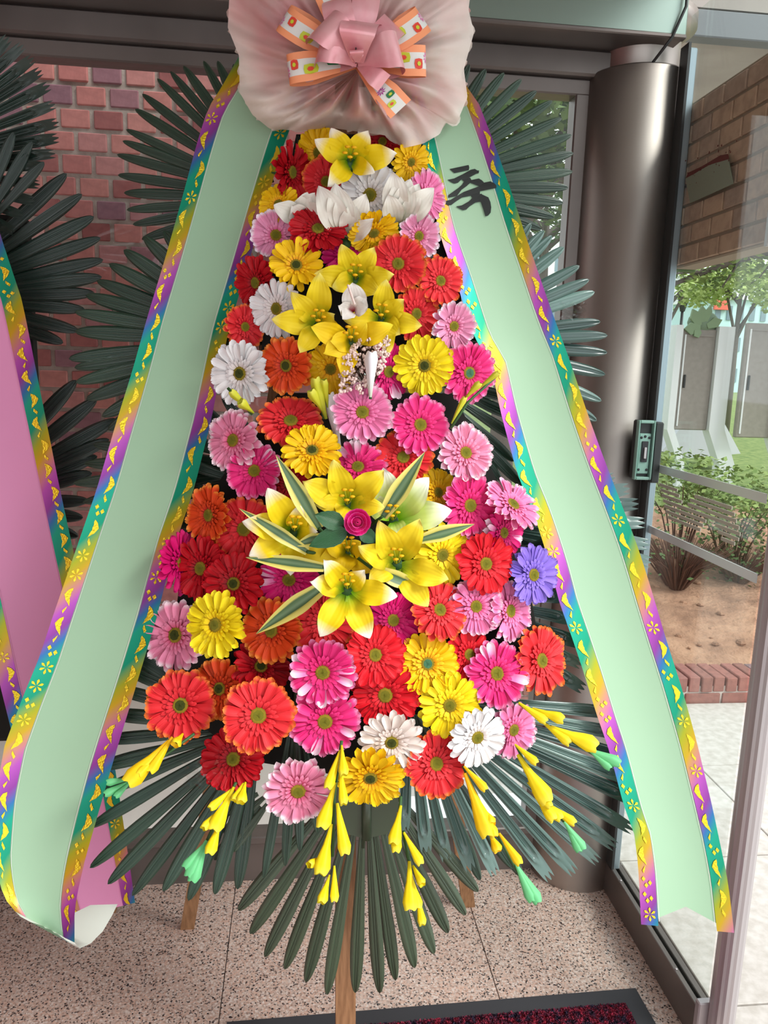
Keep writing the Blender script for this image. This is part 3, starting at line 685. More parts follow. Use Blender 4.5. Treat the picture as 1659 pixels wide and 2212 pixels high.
# easel of the neighbouring wreath, just outside the left edge
n0 = atY(-170, 200, 1.80); n1 = Vector((n0.x, 1.72, 0))
ns = thing('wreath_stand', (n1.x, 1.75, 0), 'wooden easel of the neighbouring wreath beyond the left edge', 'easel')
MB().bar(n0, n1, .044, .028).build('front_leg', M['wood'], ns)
for dx in (-.26, .22): MB().bar(n0+Vector((dx*.1, .04, -.1)), (n1.x+dx, 2.15, 0), .04, .026).build('rear_leg', M['wood'], ns)
MB().box((n1.x-.2, 1.775, .75), (n1.x+.2, 1.82, 1.95), .01).build('foam_pad', M['backing'], ns)
# ------------------------------------------------------------------ palm fans
def leaflet_mesh(kind, seed, m):
    r = random.Random(seed); us = [-1, -.8, -.55, -.3, -.12, 0, .12, .3, .55, .8, 1]
    zp = [0, .14, .26, .26, .10, .30, .10, .26, .26, .14, 0]
    if kind == 'trident': us = [-1, -.9, -.8, -.7, -.62, -.55, -.48, -.4, -.3, -.18, -.08, 0, .08, .18, .3, .4, .48, .55, .62, .7, .8, .9, 1]; zp = [0]*23
    V = []; F = []; U = []; nv = 18 if kind == 'round' else 44
    bend = r.uniform(-.5, .1)
    for i in range(nv):
        v = i/(nv-1)
        if kind == 'round':
            v = 1-(1-v)**1.5
            w = lerp(.36, 1, min(1, v/.66)**.9) if v < .72 else math.sqrt(max(0, 1-((v-.72)/.28)**2.2))
            w = max(w, .02)
        else: w = lerp(.40, 1, min(1, v/.8)) * (1 if v < .9 else lerp(1, .86, (v-.9)/.1))
        for u, z in zip(us, zp):
            vv = v
            if kind == 'trident':
                end = 1-.055*abs(math.sin(1.5*PI*(u+1)/2*2/2*2)) if v > .9 else 1
                vv = v*(1 if v < .9 else lerp(1, 1-(.03*(abs(u)-.8)/.2 if abs(u) > .8 else .045*(1-abs(abs(u)-.45)/.35) if abs(u) > .1 else 0), (v-.9)/.1))
                zz = .10 if abs(u) < .75 else 0
                # raised loop around a sunk tongue
                d = abs(abs(u)-.55) if v < .82 else abs(math.hypot(u, (v-.82)*9)-.55)
                zz = .30*math.exp(-(d/.13)**2) + (.16*math.exp(-(u/.09)**2) if v < .8 else 0)-(.10 if abs(u) < .5 and v < .86 else 0)
                z = zz
            V.append((vv, u*w*.5, z*(1 if v > .05 else .3)*min(1, w*1.3)+bend*v*v)); U.append((u*.5+.5, v))
    m_ = len(us)
    for i in range(nv-1):
        for j in range(m_-1): F.append((i*m_+j, (i+1)*m_+j, (i+1)*m_+j+1, i*m_+j+1))
    return mesh('leaflet', V, F, m, U)
LM = {}
def lmesh(kind, mk):
    if (kind, mk) not in LM: LM[(kind, mk)] = [leaflet_mesh(kind, s, M[mk]) for s in range(5)]
    return rng.choice(LM[(kind, mk)])
def palm(origin, tips, Yo, Yt, wpx, kind, mk, label, group=None, start=.12, name='palm_leaf', rib=None):
    O = atY(*origin, Yo); t = thing(name, O, label, 'palm leaf', group); R = []
    for k, (x, y) in enumerate(tips):
        Yk = (Yt(x, y) if callable(Yt) else Yt)+rng.uniform(-.012, .012)
        T = atY(x, y, Yk); B = O.lerp(T, start); w = .84*wpx*mpp(T)*rng.uniform(.92, 1.06)
        nh = (CAM-T).normalized()+Vector((rng.uniform(-.25, .25), 0, rng.uniform(-.25, .25)))
        mw = frame(B-O, T-O, nh, (T-B).length, w, w*.75)
        link('leaflet', lmesh(kind if not isinstance(kind, (list, tuple)) else kind[k % len(kind)], mk), t, mw)
    if tips:
        C = sum((atY(x, y, Yt(x, y) if callable(Yt) else Yt) for x, y in tips), Z3)/len(tips)
        rb = rib or (O.lerp(C, -.12), O.lerp(C, .45))
        MB().tube([rb[0]+Vector((0, .006, 0)), rb[1]+Vector((0, .006, 0))], [.008, .004], 6).build('midrib', M[mk], t, True)
    return t
YF = lambda o: (lambda x, y: Yw(770, y)+o)
palm((600, 430), [(439,127),(470,132),(503,135),(395,139),(365,152),(338,167),(307,203),(289,233),(270,280),(262,304),(253,334),(255,378),(265,415),(272,454),(287,485),(306,517)], 1.62, 1.66, 26, 'round', 'palm', 'dark green palm fan spreading against the brick wall at the upper left')
palm((545, 735), [(307,510),(350,498),(264,540),(233,569),(206,605),(182,637),(162,674),(162,716),(149,775),(159,797),(164,826),(186,863),(221,900),(233,929)], 1.55, 1.56, 38, 'round', 'palm', 'dark green palm fan left of the ribbon at mid height')
palm((590, 1010), [(179,1000),(159,1044),(175,1085),(215,1130),(200,960),(240,1010),(330,930),(350,1160),(300,1200)], 1.54, 1.57, 36, 'round', 'palm', 'palm fan half hidden behind the left green ribbon below middle')
palm((900, 405), [(985,140),(1014,139),(1052,145),(1089,157),(1127,171),(1161,193),(1193,218),(1216,252),(1234,292),(1242,330),(1240,369),(1230,405),(1216,439),(1197,470),(1171,496)], 1.62, 1.64, 29, 'round', 'palm', 'dark green palm fan in front of the window at the upper right')
palm((960, 735), [(1150,480),(1175,498),(1194,506),(1218,534),(1254,572),(1276,605),(1284,631),(1297,695),(1312,725),(1312,762),(1311,808),(1302,867),(1289,909)], 1.55, 1.56, 33, 'round', 'palm_teal', 'glossy palm fan against the steel column right of the ribbon')
palm((960, 1120), [(1332,1032),(1359,1055),(1383,1089),(1397,1129),(1408,1177),(1405,1215),(1380,1250)], 1.52, 1.54, 36, 'trident', 'palm_teal', 'palm fan with notched tips showing right of the ribbon beside the lock case')
palm((890, 800), [(1095,860),(1110,900),(1120,950),(1110,1000),(1085,1040),(1040,1060),(1130,1050)], 1.50, YF(.13), 30, 'round', 'palm', 'dark palm fan between pink gerberas and right ribbon at mid height', start=.3)
palm((930, 1270), [(1215,1190),(1200,1240),(1225,1290),(1240,1340),(1252,1390),(1258,1440),(1262,1490),(1240,1150)], 1.46, YF(.12), 34, 'trident', 'palm_teal', 'shiny dark palm fan behind the purple gerbera', start=.25)
palm((640, 1080), [(430,870),(395,930),(370,990),(350,1050),(330,1110),(320,1150),(480,850)], 1.50, YF(.13), 30, 'round', 'palm', 'dark palm fan between left ribbon and pink gerberas', start=.3)
palm((560, 1570), [(240,1430),(225,1480),(215,1540),(205,1600),(200,1660),(195,1720),(190,1790),(191,1877),(229,1912),(283,1938),(352,1925),(407,1945),(464,1936),(514,1925),(250,1395),(265,1360)], 1.36, YF(.10), 36, 'round', 'palm', 'big palm fan sweeping out to the lower left under red gerberas')
palm((640, 1500), [(569,1900),(616,1871),(648,1839),(688,1802)], 1.30, YF(.05), 27, 'round', 'palm', 'narrow palm sprig hanging below the pale pink gerbera', start=.2)
palm((620, 1680), [(460,1860),(480,1800),(440,1780),(500,1840)], 1.33, YF(.12), 30, 'round', 'palm_low', 'crooked olive palm sprig behind the lower left fan', start=.35)
bc = palm((790, 1640), [(511,1969),(538,2023),(572,2067),(612,2099),(659,2128),(706,2148),(766,2152),(818,2152),(854,2124),(900,2096),(938,2061),(970,2021),(1006,1976),(1035,1931)], 1.32, 1.28, 37, 'round', 'palm_low', 'olive green palm fan pointing straight down over the wooden leg', start=.28)
P = [atY(x, y, 1.295) for x, y in ((715, 1690), (860, 1690), (862, 1775), (842, 1800), (790, 1812), (742, 1800), (722, 1775))]
MB().prism(P, (0, .008, 0)).build('blade_base', M['palm_low'], bc)
MB().tube([atY(792, 1690, 1.293), atY(792, 1812, 1.287)], .009, 8).build('centre_rib', M['palm_low'], bc, True)
palm((885, 1500), [(836,1768),(873,1799),(921,1840),(967,1866),(1021,1884),(1075,1893),(1191,1900),(1246,1890),(1296,1866),(1335,1834),(1373,1798),(1390,1740),(1380,1690),(1370,1640),(1355,1590),(1335,1540)], 1.34, YF(.09), 35, 'trident', 'palm_teal', 'big grey-green palm fan with notched tips sweeping to the lower right')
palm((900, 1560), [(1135,1900),(1110,1880),(1040,1905)], 1.36, YF(.12), 32, 'round', 'palm', 'dark palm sprig behind the notched lower right fan', start=.3)
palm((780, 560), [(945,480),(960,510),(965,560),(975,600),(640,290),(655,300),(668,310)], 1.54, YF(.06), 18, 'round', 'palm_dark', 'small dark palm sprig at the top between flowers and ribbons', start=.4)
# neighbouring wreath at the left edge
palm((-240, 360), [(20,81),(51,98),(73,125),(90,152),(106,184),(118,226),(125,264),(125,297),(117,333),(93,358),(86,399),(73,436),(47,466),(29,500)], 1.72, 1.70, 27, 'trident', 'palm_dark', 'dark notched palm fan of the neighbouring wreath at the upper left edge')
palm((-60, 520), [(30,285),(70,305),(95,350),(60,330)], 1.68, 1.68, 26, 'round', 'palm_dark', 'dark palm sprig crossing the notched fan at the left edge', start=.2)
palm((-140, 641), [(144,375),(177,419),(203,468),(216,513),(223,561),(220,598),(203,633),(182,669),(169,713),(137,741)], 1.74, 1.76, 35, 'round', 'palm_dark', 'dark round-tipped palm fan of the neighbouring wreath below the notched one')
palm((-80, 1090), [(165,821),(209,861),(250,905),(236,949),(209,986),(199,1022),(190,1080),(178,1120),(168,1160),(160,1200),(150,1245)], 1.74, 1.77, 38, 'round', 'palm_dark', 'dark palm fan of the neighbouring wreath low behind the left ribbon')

# ------------------------------------------------------------------ ribbons
def ribbon(name, Lp, Rp, n, Yof, label, m_main, m_back, bw=.185, foil_seed=1, tail=None, rb='rainbow', glyph=False):
    L = resample([Vector((x, y, 0)) for x, y in Lp], n); R = resample([Vector((x, y, 0)) for x, y in Rp], n)
    def S(t, u, off=0.0):
        i = min(int(t*(n-1)), n-2); f = t*(n-1)-i
        a = L[i].lerp(L[i+1], f); b = R[i].lerp(R[i+1], f); p = a.lerp(b, u)
        return atY(p.x, p.y, Yof(p.x, p.y, u, t)-off)
    base = S(.5, .5); t = thing(name, base, label, 'ribbon')
    N = 70
    def strip(nm, u0, u1, m, off, k=7, tmax=None):
        P = [[S(min((1 if tmax is None else tmax(lerp(u0, u1, j/(k-1))))*i/N, 1), lerp(u0, u1, j/(k-1)), off) for j in range(k)] for i in range(N+1)]
        return MB().grid(P).build(nm, m, t, True)
    strip('satin_band', bw-.01, 1-bw+.01, m_main, 0, 9, tail)
    # stitched seam lines
    for u in (bw+.012, 1-bw-.012):
        P = [[S(i/N*(.995), u+(j-.5)*.006, .0012) for j in (0, 1)] for i in range(N+1)]
        MB().grid(P).build('seam', m_back, t, True)
    r = random.Random(foil_seed)
    for u0, u1 in ((0, bw), (1-bw, 1)):
        b = strip('rainbow_edge', u0, u1, M[rb if u0 == 0 else ('rainbow2' if rb == 'rainbow' else 'rainbow')], .001, 5)
        mb = MB(); q = 0.012
        while q < .985:
            kind = r.choice('llllfd'); um = lerp(u0, u1, r.uniform(.42, .58)); uw = (u1-u0)
            if kind == 'l':                    # curved serrated leaf
                ln = .021; sgn = r.choice((-1, 1)); A = []; B_ = []
                for i in range(8):
                    s = i/7; wd = .30*math.sin(PI*s**.8)*uw*(1 if i % 2 else .8); c = um+sgn*.18*uw*math.sin(PI*s*1.2)
                    A.append((q+ln*s, c-wd*.6)); B_.append((q+ln*s, c+wd*.6))
                mb.poly([S(min(a, 1), b_, .0022) for a, b_ in A+B_[::-1]])
                mb.poly([S(min(a, 1), b_, .0022) for a, b_ in ((q+ln, um), (q+ln+.006, um+sgn*.2*uw), (q+ln+.009, um+sgn*.12*uw), (q+ln+.004, um-.03*uw))])
                q += ln+.012
            elif kind == 'f':
                for a in range(6):
                    th = PI*a/3; mb.poly([S(min(q+.008+dq, 1), um+du*uw, .0022) for dq, du in [(.001*math.cos(th), .06*math.sin(th)), (.006*math.cos(th+.25), .3*math.sin(th+.25)), (.008*math.cos(th), .38*math.sin(th)), (.006*math.cos(th-.25), .3*math.sin(th-.25))]])
                q += .022
            else:
                for dq, du in ((.003, -.2), (.007, .18), (.010, -.05)):
                    mb.poly([S(min(q+dq+a, 1), um+(du+b_)*uw, .0022) for a, b_ in ((-.003, 0), (0, .12), (.003, 0), (0, -.12))])
                q += .017
        mb.build('foil_pattern', M['foil'], b, kind='stuff')
    return t, S
YR = lambda o: (lambda x, y, u, t: Yw(770, y)+o+.012*math.sin(PI*u)-.02*math.cos(6*t))
Lp = [(545,75),(505,140),(483,182),(449,233),(422,321),(395,422),(358,554),(317,689),(287,797),(247,926),(209,1057),(163,1190),(118,1320),(84,1422),(46,1514),(10,1610),(-10,1720),(-14,1850),(5,1935),(33,1969)]
Rp = [(730,100),(668,200),(645,250),(623,282),(599,358),(571,449),(540,557),(493,716),(456,909),(419,1057),(379,1174),(337,1339),(290,1495),(253,1616),(224,1716),(183,1859),(161,1958),(161,2036)]
rl, SL = ribbon('congratulation_ribbon', Lp, Rp, 60, YR(.055), 'pale mint ribbon with rainbow gold-leaf edges hanging left of the flowers', M['satin_green'], M['satin_back'], foil_seed=3)
# its end curls back and shows the white reverse
e0 = [SL(1, j/6) for j in range(7)]
def curl(px0, px1, dY): return [atY(lerp(px0[0], px1[0], j/6), lerp(px0[1], px1[1], j/6), 1.16+dY) for j in range(7)]
P = [e0, curl((44, 1980), (172, 2049), .02), curl((80, 1993), (196, 2038), .06), curl((120, 1990), (222, 2012), .10), curl((160, 1972), (242, 1978), .13), curl((195, 1955), (254, 1953), .15)]
MB().grid(P).build('curled_tail', M['satin_back'], rl, True, label='white reverse of the curled ribbon end')
Lp2 = [(870,120),(893,220),(915,318),(941,469),(953,517),(982,596),(1023,727),(1060,782),(1080,884),(1100,960),(1120,1032),(1144,1086),(1164,1143),(1188,1220),(1208,1301),(1235,1375),(1262,1456),(1289,1544),(1316,1621),(1349,1746),(1370,1800),(1379,1874),(1385,1997)]
Rp2 = [(965,100),(985,145),(1000,179),(1032,218),(1068,310),(1103,409),(1135,508),(1187,659),(1231,779),(1268,890),(1302,984),(1336,1072),(1376,1176),(1403,1260),(1437,1375),(1474,1490),(1504,1598),(1538,1739),(1572,1900),(1586,2015)]
rr, SR = ribbon('congratulation_ribbon', Lp2, Rp2, 60, YR(.055), 'pale mint ribbon with one black brushed letter and swallow-tail end at the right', M['satin_green'], M['satin_back'], foil_seed=9, rb='rainbow2', tail=lambda u: .990-.014*(1-abs(u-.5)*2)+.01*abs(u-.5)*2)
# brush letter at its top
G = [[(335,285),(500,245),(690,180),(755,180),(770,215),(745,265),(680,315),(600,340),(500,345),(430,328)],
     [(280,525),(430,475),(640,375),(790,275),(890,255),(960,275),(990,320),(975,360),(930,380),(735,450),(790,480),(740,505),(640,520),(600,505),(500,560),(430,578),(350,565)],
     [(640,520),(735,455),(790,470),(810,520),(790,575),(700,650),(600,750),(480,840),(390,880),(285,890),(300,870),(420,790),(520,680),(600,590)],
     [(795,525),(870,500),(980,470),(1050,490),(1090,540),(1095,585),(1040,640),(985,632),(880,605),(785,578)],
     [(155,1015),(350,950),(640,800),(985,645),(1100,585),(1160,550),(1240,545),(1320,570),(1370,620),(1375,660),(1330,705),(1270,705),(1150,705),(1010,745),(780,835),(600,905),(470,975),(370,1050),(300,1072),(230,1050)],
     [(780,835),(860,770),(1005,745),(1010,830),(990,960),(920,960),(835,935),(810,870)],
     [(480,1125),(600,1070),(760,990),(835,935),(920,870),(1050,835),(1010,975),(900,1010),(780,1110),(690,1165),(620,1172),(540,1155)],
     [(920,900),(1015,832),(1100,845),(1190,900),(1235,1000),(1248,1100),(1235,1210),(1190,1290),(1150,1325),(1120,1310),(1115,1260),(1080,1130),(1030,1010),(985,975)]]
mb = MB()
for k, g in enumerate(G):
    pts = [(940+x*.09645, 340+y*.09645) for x, y in g]
    Q = []
    for x, y in pts:
        Q.append(atY(x, y, Yw(770, y)+.055-.024-.0008*(k % 3)))
    mb.poly(Q)
letter = mb
# fit the letter onto the ribbon's own surface: nearest (t,u) by search
def on_ribbon(S, px, py):
    best = None
    for it in range(2):
        rng_t = [i/60 for i in range(0, 61)] if it == 0 else [min(max(best[1]+(i-6)/360, 0), 1) for i in range(13)]
        for tt in rng_t:
            for uu in ([j/20 for j in range(21)] if it == 0 else [best[2]+(j-6)/120 for j in range(13)]):
                p = S(tt, uu)-CAM; k = FPX/p.dot(FWD); d = (W/2+p.dot(RT)*k-px)**2+(H/2-p.dot(UP)*k-py)**2
                if best is None or d < best[0]: best = (d, tt, uu)
    return best[1], best[2]
mb = MB()
from mathutils.geometry import tessellate_polygon
for k, g in enumerate(G):
    Q = []
    for x, y in g:
        tt, uu = on_ribbon(SR, 940+x*.09645, 340+y*.09645); Q.append(SR(tt, uu, .0016+.0001*k))
    o = [Vector((x, y, 0)) for x, y in g]
    mb.add(Q, [tuple(tr) for tr in tessellate_polygon([o])])
mb.build('brush_letter', M['ink'], rr)
# pink ribbon of the neighbouring wreath
Lp3 = [(-270,480),(-190,650),(-110,960),(-60,1200),(0,1480),(40,1640),(90,1800),(150,1985)]
Rp3 = [(-20,430),(0,505),(48,650),(128,1050),(180,1290),(220,1480),(255,1700),(292,1950)]
rp, SP = ribbon('neighbour_ribbon', Lp3, Rp3, 50, lambda x, y, u, t: 1.62-.05*t+.01*math.sin(PI*u), 'pink ribbon with rainbow edges of the neighbouring wreath behind the mint one', M['satin_pinkrib'], M['satin_pinkrib'], foil_seed=21)
# ------------------------------------------------------------------ bow and tulle at the top
BY = 1.50
tc0 = atY(770, 150, BY); tu = thing('tulle_wrap', tc0, 'crumpled sheer pink tulle wrap flaring behind the satin bow at the top', 'wrapping')
out = [(495,0),(492,60),(516,120),(518,200),(545,248),(582,278),(640,282),(715,276),(770,284),(830,292),(872,320),(915,310),(950,290),(962,264),(985,270),(1010,210),(1002,150),(1024,70),(1012,20),(1020,-40),(960,-110),(860,-150),(770,-160),(660,-150),(560,-110),(500,-50)]
op = resample([Vector((x, y, 0)) for x, y in out+[out[0]]], 289)[:-1]
rt = random.Random(4); ph = [rt.uniform(0, 6.28) for _ in range(4)]
P = []; NR = 22
for i in range(NR+1):
    s = i/NR; row = []
    for k, o in enumerate(op):
        a = 2*PI*k/len(op); x = lerp(775, o.x, s**.9); y = lerp(150, o.y, s**.9)
        low = max(0, math.sin(math.atan2(o.y-150, o.x-775)))
        pl = (1-2*abs(math.sin(6.5*a+ph[0]+.5*s)))*.45+(1-2*abs(math.sin(11*a+ph[1]+1.2*s)))*.28+math.sin(4*a+ph[2])*.35+.25*(1-2*abs(math.sin(17*a+6*s+ph[3])))*s
        d = -.055*math.sin(PI*min(1, s*.9)) + .042*pl*min(1, s*3)*(1-.45*s)*(.6+.6*low) + .02*math.sin(s*9+3*a)*s + .085*low**.7*(1-2*abs((8.5*a/PI*.5*2 % 1)*2-1))*math.exp(-((s-.42)/.24)**2)
        row.append(atY(x, y, BY-.015+d+.05*s))
    P.append(row)
MB().grid(P, closed=True).build('tulle_sheet', M['tulle'], tu, True)
P2 = [[atY(lerp(775, o.x+6*math.sin(k*.9), .72+.275*i/5), lerp(150, o.y+5*math.cos(k*.7), .72+.275*i/5), BY+.035+.02*math.sin(k*.45)+.02*i/5) for k, o in enumerate(op)] for i in range(6)]
MB().grid(P2, closed=True).build('tulle_underlayer', M['tulle'], tu, True)
bw_ = thing('satin_bow', atY(770, 140, BY-.09), 'pink satin bow with peach-edged flower-print loops on the tulle wrap', 'bow')
def loop(c, tip, wpx, depth, mats, name, back=.12, flat=None, twist=0.0, prints=False, lift=0.0, n=22, skew=(0, 0)):
    """a ribbon loop from the knot c out to tip and back, width wpx on screen (across), bulging towards the viewer"""
    Y0 = BY-.085-lift; cx_, cy_ = c; dx, dy = tip[0]-cx_, tip[1]-cy_; ln = math.hypot(dx, dy); nx, ny = -dy/ln, dx/ln
    def S(s, u, off=0.0):
        if flat: r = s; dep = -depth*math.sin(PI*s*.8); 
        else:
            th = PI*s; r = math.sin(th/2*2*.5) if False else (1-(abs(2*s-1))**2.2); dep = -depth*math.cos(th)*(1-(abs(2*s-1))**3)
        wn = wpx*(.35+.65*min(1, r*1.5))*(u-.5); tw = twist*(s-.5)*wpx
        x = cx_+dx*r+nx*wn+skew[0]*(s-.5)*2*r; y = cy_+dy*r+ny*wn+skew[1]*(s-.5)*2*r
        return atY(x, y, Y0+dep-.012*r-off)
    zones = [(0, .24, mats[0]), (.24, .76, mats[1]), (.76, 1, mats[0])] if len(mats) == 2 else [(0, 1, mats[0])]
    root = None; first = None
    for u0, u1, m in zones[::-1] if False else zones:
        P = [[S(i/n, lerp(u0, u1, j/4)) for j in range(5)] for i in range(n+1)]
        o = MB().grid(P).build(name if first is None else ('print_band' if m == mats[-1] and len(mats) == 2 else 'peach_edge'), m, bw_ if first is None else first, True)
        if first is None: first = o
    if prints:
        by = {}
        for k in range(7):
            s = .07+.9*k/7; u = .5+.1*(-1)**k
            for sg in (-1, 1):
                kind = ('print_purple', 'print_green', 'print_lime', 'print_red', 'print_pink')[(k+(sg > 0)) % 5]
                mbq = by.setdefault(kind, MB()); aspect = wpx/ln*.62
                if kind in ('print_purple', 'print_pink'):
                    for a in range(9):
                        t0 = 2*PI*a/9; mbq.poly([S(s+aspect*rr_*math.cos(t0+dt), u+rr_*math.sin(t0+dt), sg*.0012) for rr_, dt in ((.03, 0), (.13, .24), (.235, 0), (.13, -.24))])
                else:
                    mbq.poly([S(s+aspect*.17*math.cos(a*.7854)*(1+.2*(a % 2)), u+.17*math.sin(a*.7854)*(1+.2*(a % 2)), sg*.0012) for a in range(8)])
                    q = by.setdefault('print_red' if kind == 'print_lime' else 'print_lime', MB())
                    q.poly([S(s+aspect*.08*math.cos(a*1.05), u+.08*math.sin(a*1.05), sg*.0018) for a in range(6)])
        mm = list(by.items()); allm = MB()
        for i, (kname, q) in enumerate(mm): allm.add(q.v, q.f, mi=i)
        allm.build('flower_print', [M[k] for k, _ in mm], first, kind='stuff')
    return first
PK = (M['bow_peach'], M['bow_white']); ST = (M['bow_satin'],)
C = (772, 135)
loop(C, (612, 38), 62, .035, PK, 'print_loop', prints=True, lift=-.02, skew=(0, -14))
loop(C, (622, 152), 66, .03, PK, 'print_loop', prints=True, lift=-.01, skew=(3, 12))
loop(C, (914, 40), 62, .035, PK, 'print_loop', prints=True, lift=-.02, skew=(4, -14))
loop(C, (920, 132), 68, .03, PK, 'print_loop', prints=True, lift=-.02, skew=(0, 6))
loop(C, (700, -30), 58, .03, PK, 'print_loop', prints=True, lift=-.03)
loop(C, (866, 236), 60, .03, PK, 'print_tail', prints=True, flat=True, lift=-.01)
loop(C, (690, 55), 84, .06, ST, 'satin_loop', lift=.02, skew=(-14, 30))
loop(C, (730, -4), 66, .05, ST, 'satin_loop', lift=.0, skew=(22, -8))
loop(C, (785, 48), 80, .06, ST, 'satin_loop', lift=.03, skew=(22, 16))
loop(C, (866, 112), 82, .055, ST, 'satin_loop', lift=.02, skew=(0, 30))
loop(C, (852, 52), 62, .045, ST, 'satin_loop', lift=.005, skew=(18, -14))
loop(C, (686, 112), 60, .05, ST, 'satin_loop', lift=.02, skew=(-6, 30))
loop(C, (795, -30), 60, .03, ST, 'satin_loop', lift=-.02)
loop(C, (830, 180), 44, .03, ST, 'satin_tail', flat=True, lift=.012)
loop(C, (770, 108), 30, .025, ST, 'satin_knot', lift=.055, skew=(0, 6))
MB().tube([atY(769, 98, 1.36), atY(768, 120, 1.352), atY(769, 136, 1.372)], .0012, 5).build('tie_wire', M['dark'], bw_, True)

# ------------------------------------------------------------------ gerberas
def petal_unit(m, seed, wid=.23, cup=.26, curl=-.10, nx=5, ny=8):
    r = random.Random(seed); V = []; F = []; U = []; notch = r.uniform(.0, .035)
    for i in range(ny):
        v = i/(ny-1); vv = 1-(1-v)**1.35
        if vv < .74: w = wid*lerp(.36, 1, (vv/.74)**.75)
        else: w = wid*max(0, 1-((vv-.74)/.262)**2.8)**.5
        w = max(w, .012)
        for j in range(nx):
            u = -1+2*j/(nx-1); x = .16+.84*vv-notch*(1-abs(u))*(vv > .93)
            z = cup*vv*.55+curl*max(0, vv-.55)**2*3 + .05*(u*u)*min(1, vv*2) - .012*math.cos(u*PI*1.0)*vv
            V.append((x, u*w*.5, z)); U.append((j/(nx-1), vv))
    for i in range(ny-1):
        for j in range(nx-1): F.append((i*nx+j, i*nx+j+1, (i+1)*nx+j+1, (i+1)*nx+j))
    return mesh('petal', V, F, m, U)
PMESH = {}
def petals_of(col):
    if col not in PMESH: PMESH[col] = [petal_unit(PM[col], s, wid=rng.uniform(.235, .27), cup=rng.uniform(.2, .34), curl=rng.uniform(-.22, -.04)) for s in range(4)]
    return PMESH[col]
def inner_mesh(col):
    key = 'in_'+col
    if key not in PMESH:
        r = random.Random(11); mb = MB()
        for ring, (n, R0, R1, z0, wd) in enumerate(((20, .19, .50, .09, .115), (18, .19, .38, .125, .09))):
            for k in range(n):
                a = 2*PI*(k+.5*ring)/n+r.uniform(-.06, .06); R = R1*r.uniform(.88, 1.1); ca, sa = math.cos(a), math.sin(a); o = len(mb.v)
                rows = []
                for v, w, zz in ((0, .5, 0), (.45, .95, .05), (.8, .9, .075), (1, .3, .07)):
                    x = lerp(R0, R, v); rows.append([Vector((x*ca-y*sa, x*sa+y*ca, z0+zz+.02*abs(y)/wd)) for y in (-wd*w/2, 0, wd*w/2)])
                m0 = MB().grid(rows); mb.add(m0.v, m0.f, [(u, .12+.42*v) for u, v in m0.u])
        PMESH[key] = mesh('inner_petals', mb.v, mb.f, PM[col], mb.u)
    return PMESH[key]
def disc_mesh(m):
    key = 'disc_'+m
    if key not in PMESH:
        mb = MB(); P = []
        for R_, z in ((.012, .16), (.08, .165), (.14, .162), (.19, .15), (.225, .11), (.21, .06)):
            P.append([Vector((R_*(1+.05*math.sin(k*2.9))*math.cos(2*PI*k/18), R_*(1+.05*math.sin(k*2.9))*math.sin(2*PI*k/18), z+.012*math.sin(k*3.7+R_*50))) for k in range(18)])
        mb.grid(P, closed=True); mb.add(P[0], [tuple(range(18))[::-1]])
        mi = [0 if i < 36 else (1 if i < 72 else 0) for i in range(len(mb.f))]
        PMESH[key] = mesh('flower_heart', mb.v, mb.f, [M[m], M['disc_rim']], None, mi)
    return PMESH[key]
ST_ = MB(); ST_.tube([(0, 0, .04), (.05, 0, -.5), (.0, 0, -1.6)], [.06, .05, .05], 6); STEM = mesh('stem', ST_.v, ST_.f, M['stem'])
CAL_ = MB(); CAL_.grid([[Vector((r_*math.cos(2*PI*k/10), r_*math.sin(2*PI*k/10), z_)) for k in range(10)] for r_, z_ in ((.2, .06), (.15, -.03), (.05, -.12))], closed=True); CALYX = mesh('calyx', CAL_.v, CAL_.f, M['stem'])
def gerbera(px, py, r, fx, fy, col, label, dz=0.0, heart='disc', white=0.0, ragged=.0):
    Y = Yw(px, py)-.01+dz; P = atY(px, py, Y); t = thing('gerbera', P, label, 'gerbera flower', 'artificial gerberas in the wreath')
    v = (CAM-P).normalized(); rr_ = (RT-v*RT.dot(v)).normalized(); uu = v.cross(rr_)
    ax, ay = math.radians(fx), math.radians(fy)
    nrm = (v*math.cos(ax)*math.cos(ay)+rr_*math.sin(ax)+uu*math.sin(ay)).normalized()
    x = (rr_-nrm*rr_.dot(nrm)).normalized(); y = nrm.cross(x); s = r*mpp(P)*1.09
    spin = rng.uniform(0, 6.28); R0 = Matrix((x, y, nrm)).transposed(); t.rotation_euler = (R0 @ Matrix.Rotation(spin, 3, 'Z')).to_euler(); t.scale = (s, s, s)
    n = rng.choice((16, 17, 18)); ms = petals_of(col); wm = petals_of('whitetip') if white else None
    for layer in (0, 1):
        for k in range(n):
            a = 2*PI*(k+.5*layer)/n+rng.uniform(-.05, .05)
            me = rng.choice(wm) if (white and rng.random() < white) else rng.choice(ms)
            l = (1.0 if layer == 0 else .95)*rng.uniform(.93, 1.04); tilt = rng.uniform(-.08, .08)+(ragged*rng.uniform(-1, 2.2) if ragged else 0)+(.0 if layer == 0 else .05)
            mw = Matrix.Rotation(a, 4, 'Z') @ Matrix.Rotation(-tilt, 4, 'Y') @ Matrix.Rotation(rng.uniform(-.2, .2), 4, 'X') @ Matrix.Diagonal((l, l*1.05, l, 1))
            mw.translation = Vector((0, 0, -.02 if layer == 0 else .012)); link('petal', me, t, mw)
    tag(link('inner_petals', inner_mesh(col), t), kind='stuff')
    link('flower_heart', disc_mesh(heart), t); link('calyx', CALYX, t); link('stem', STEM, t)
    return t
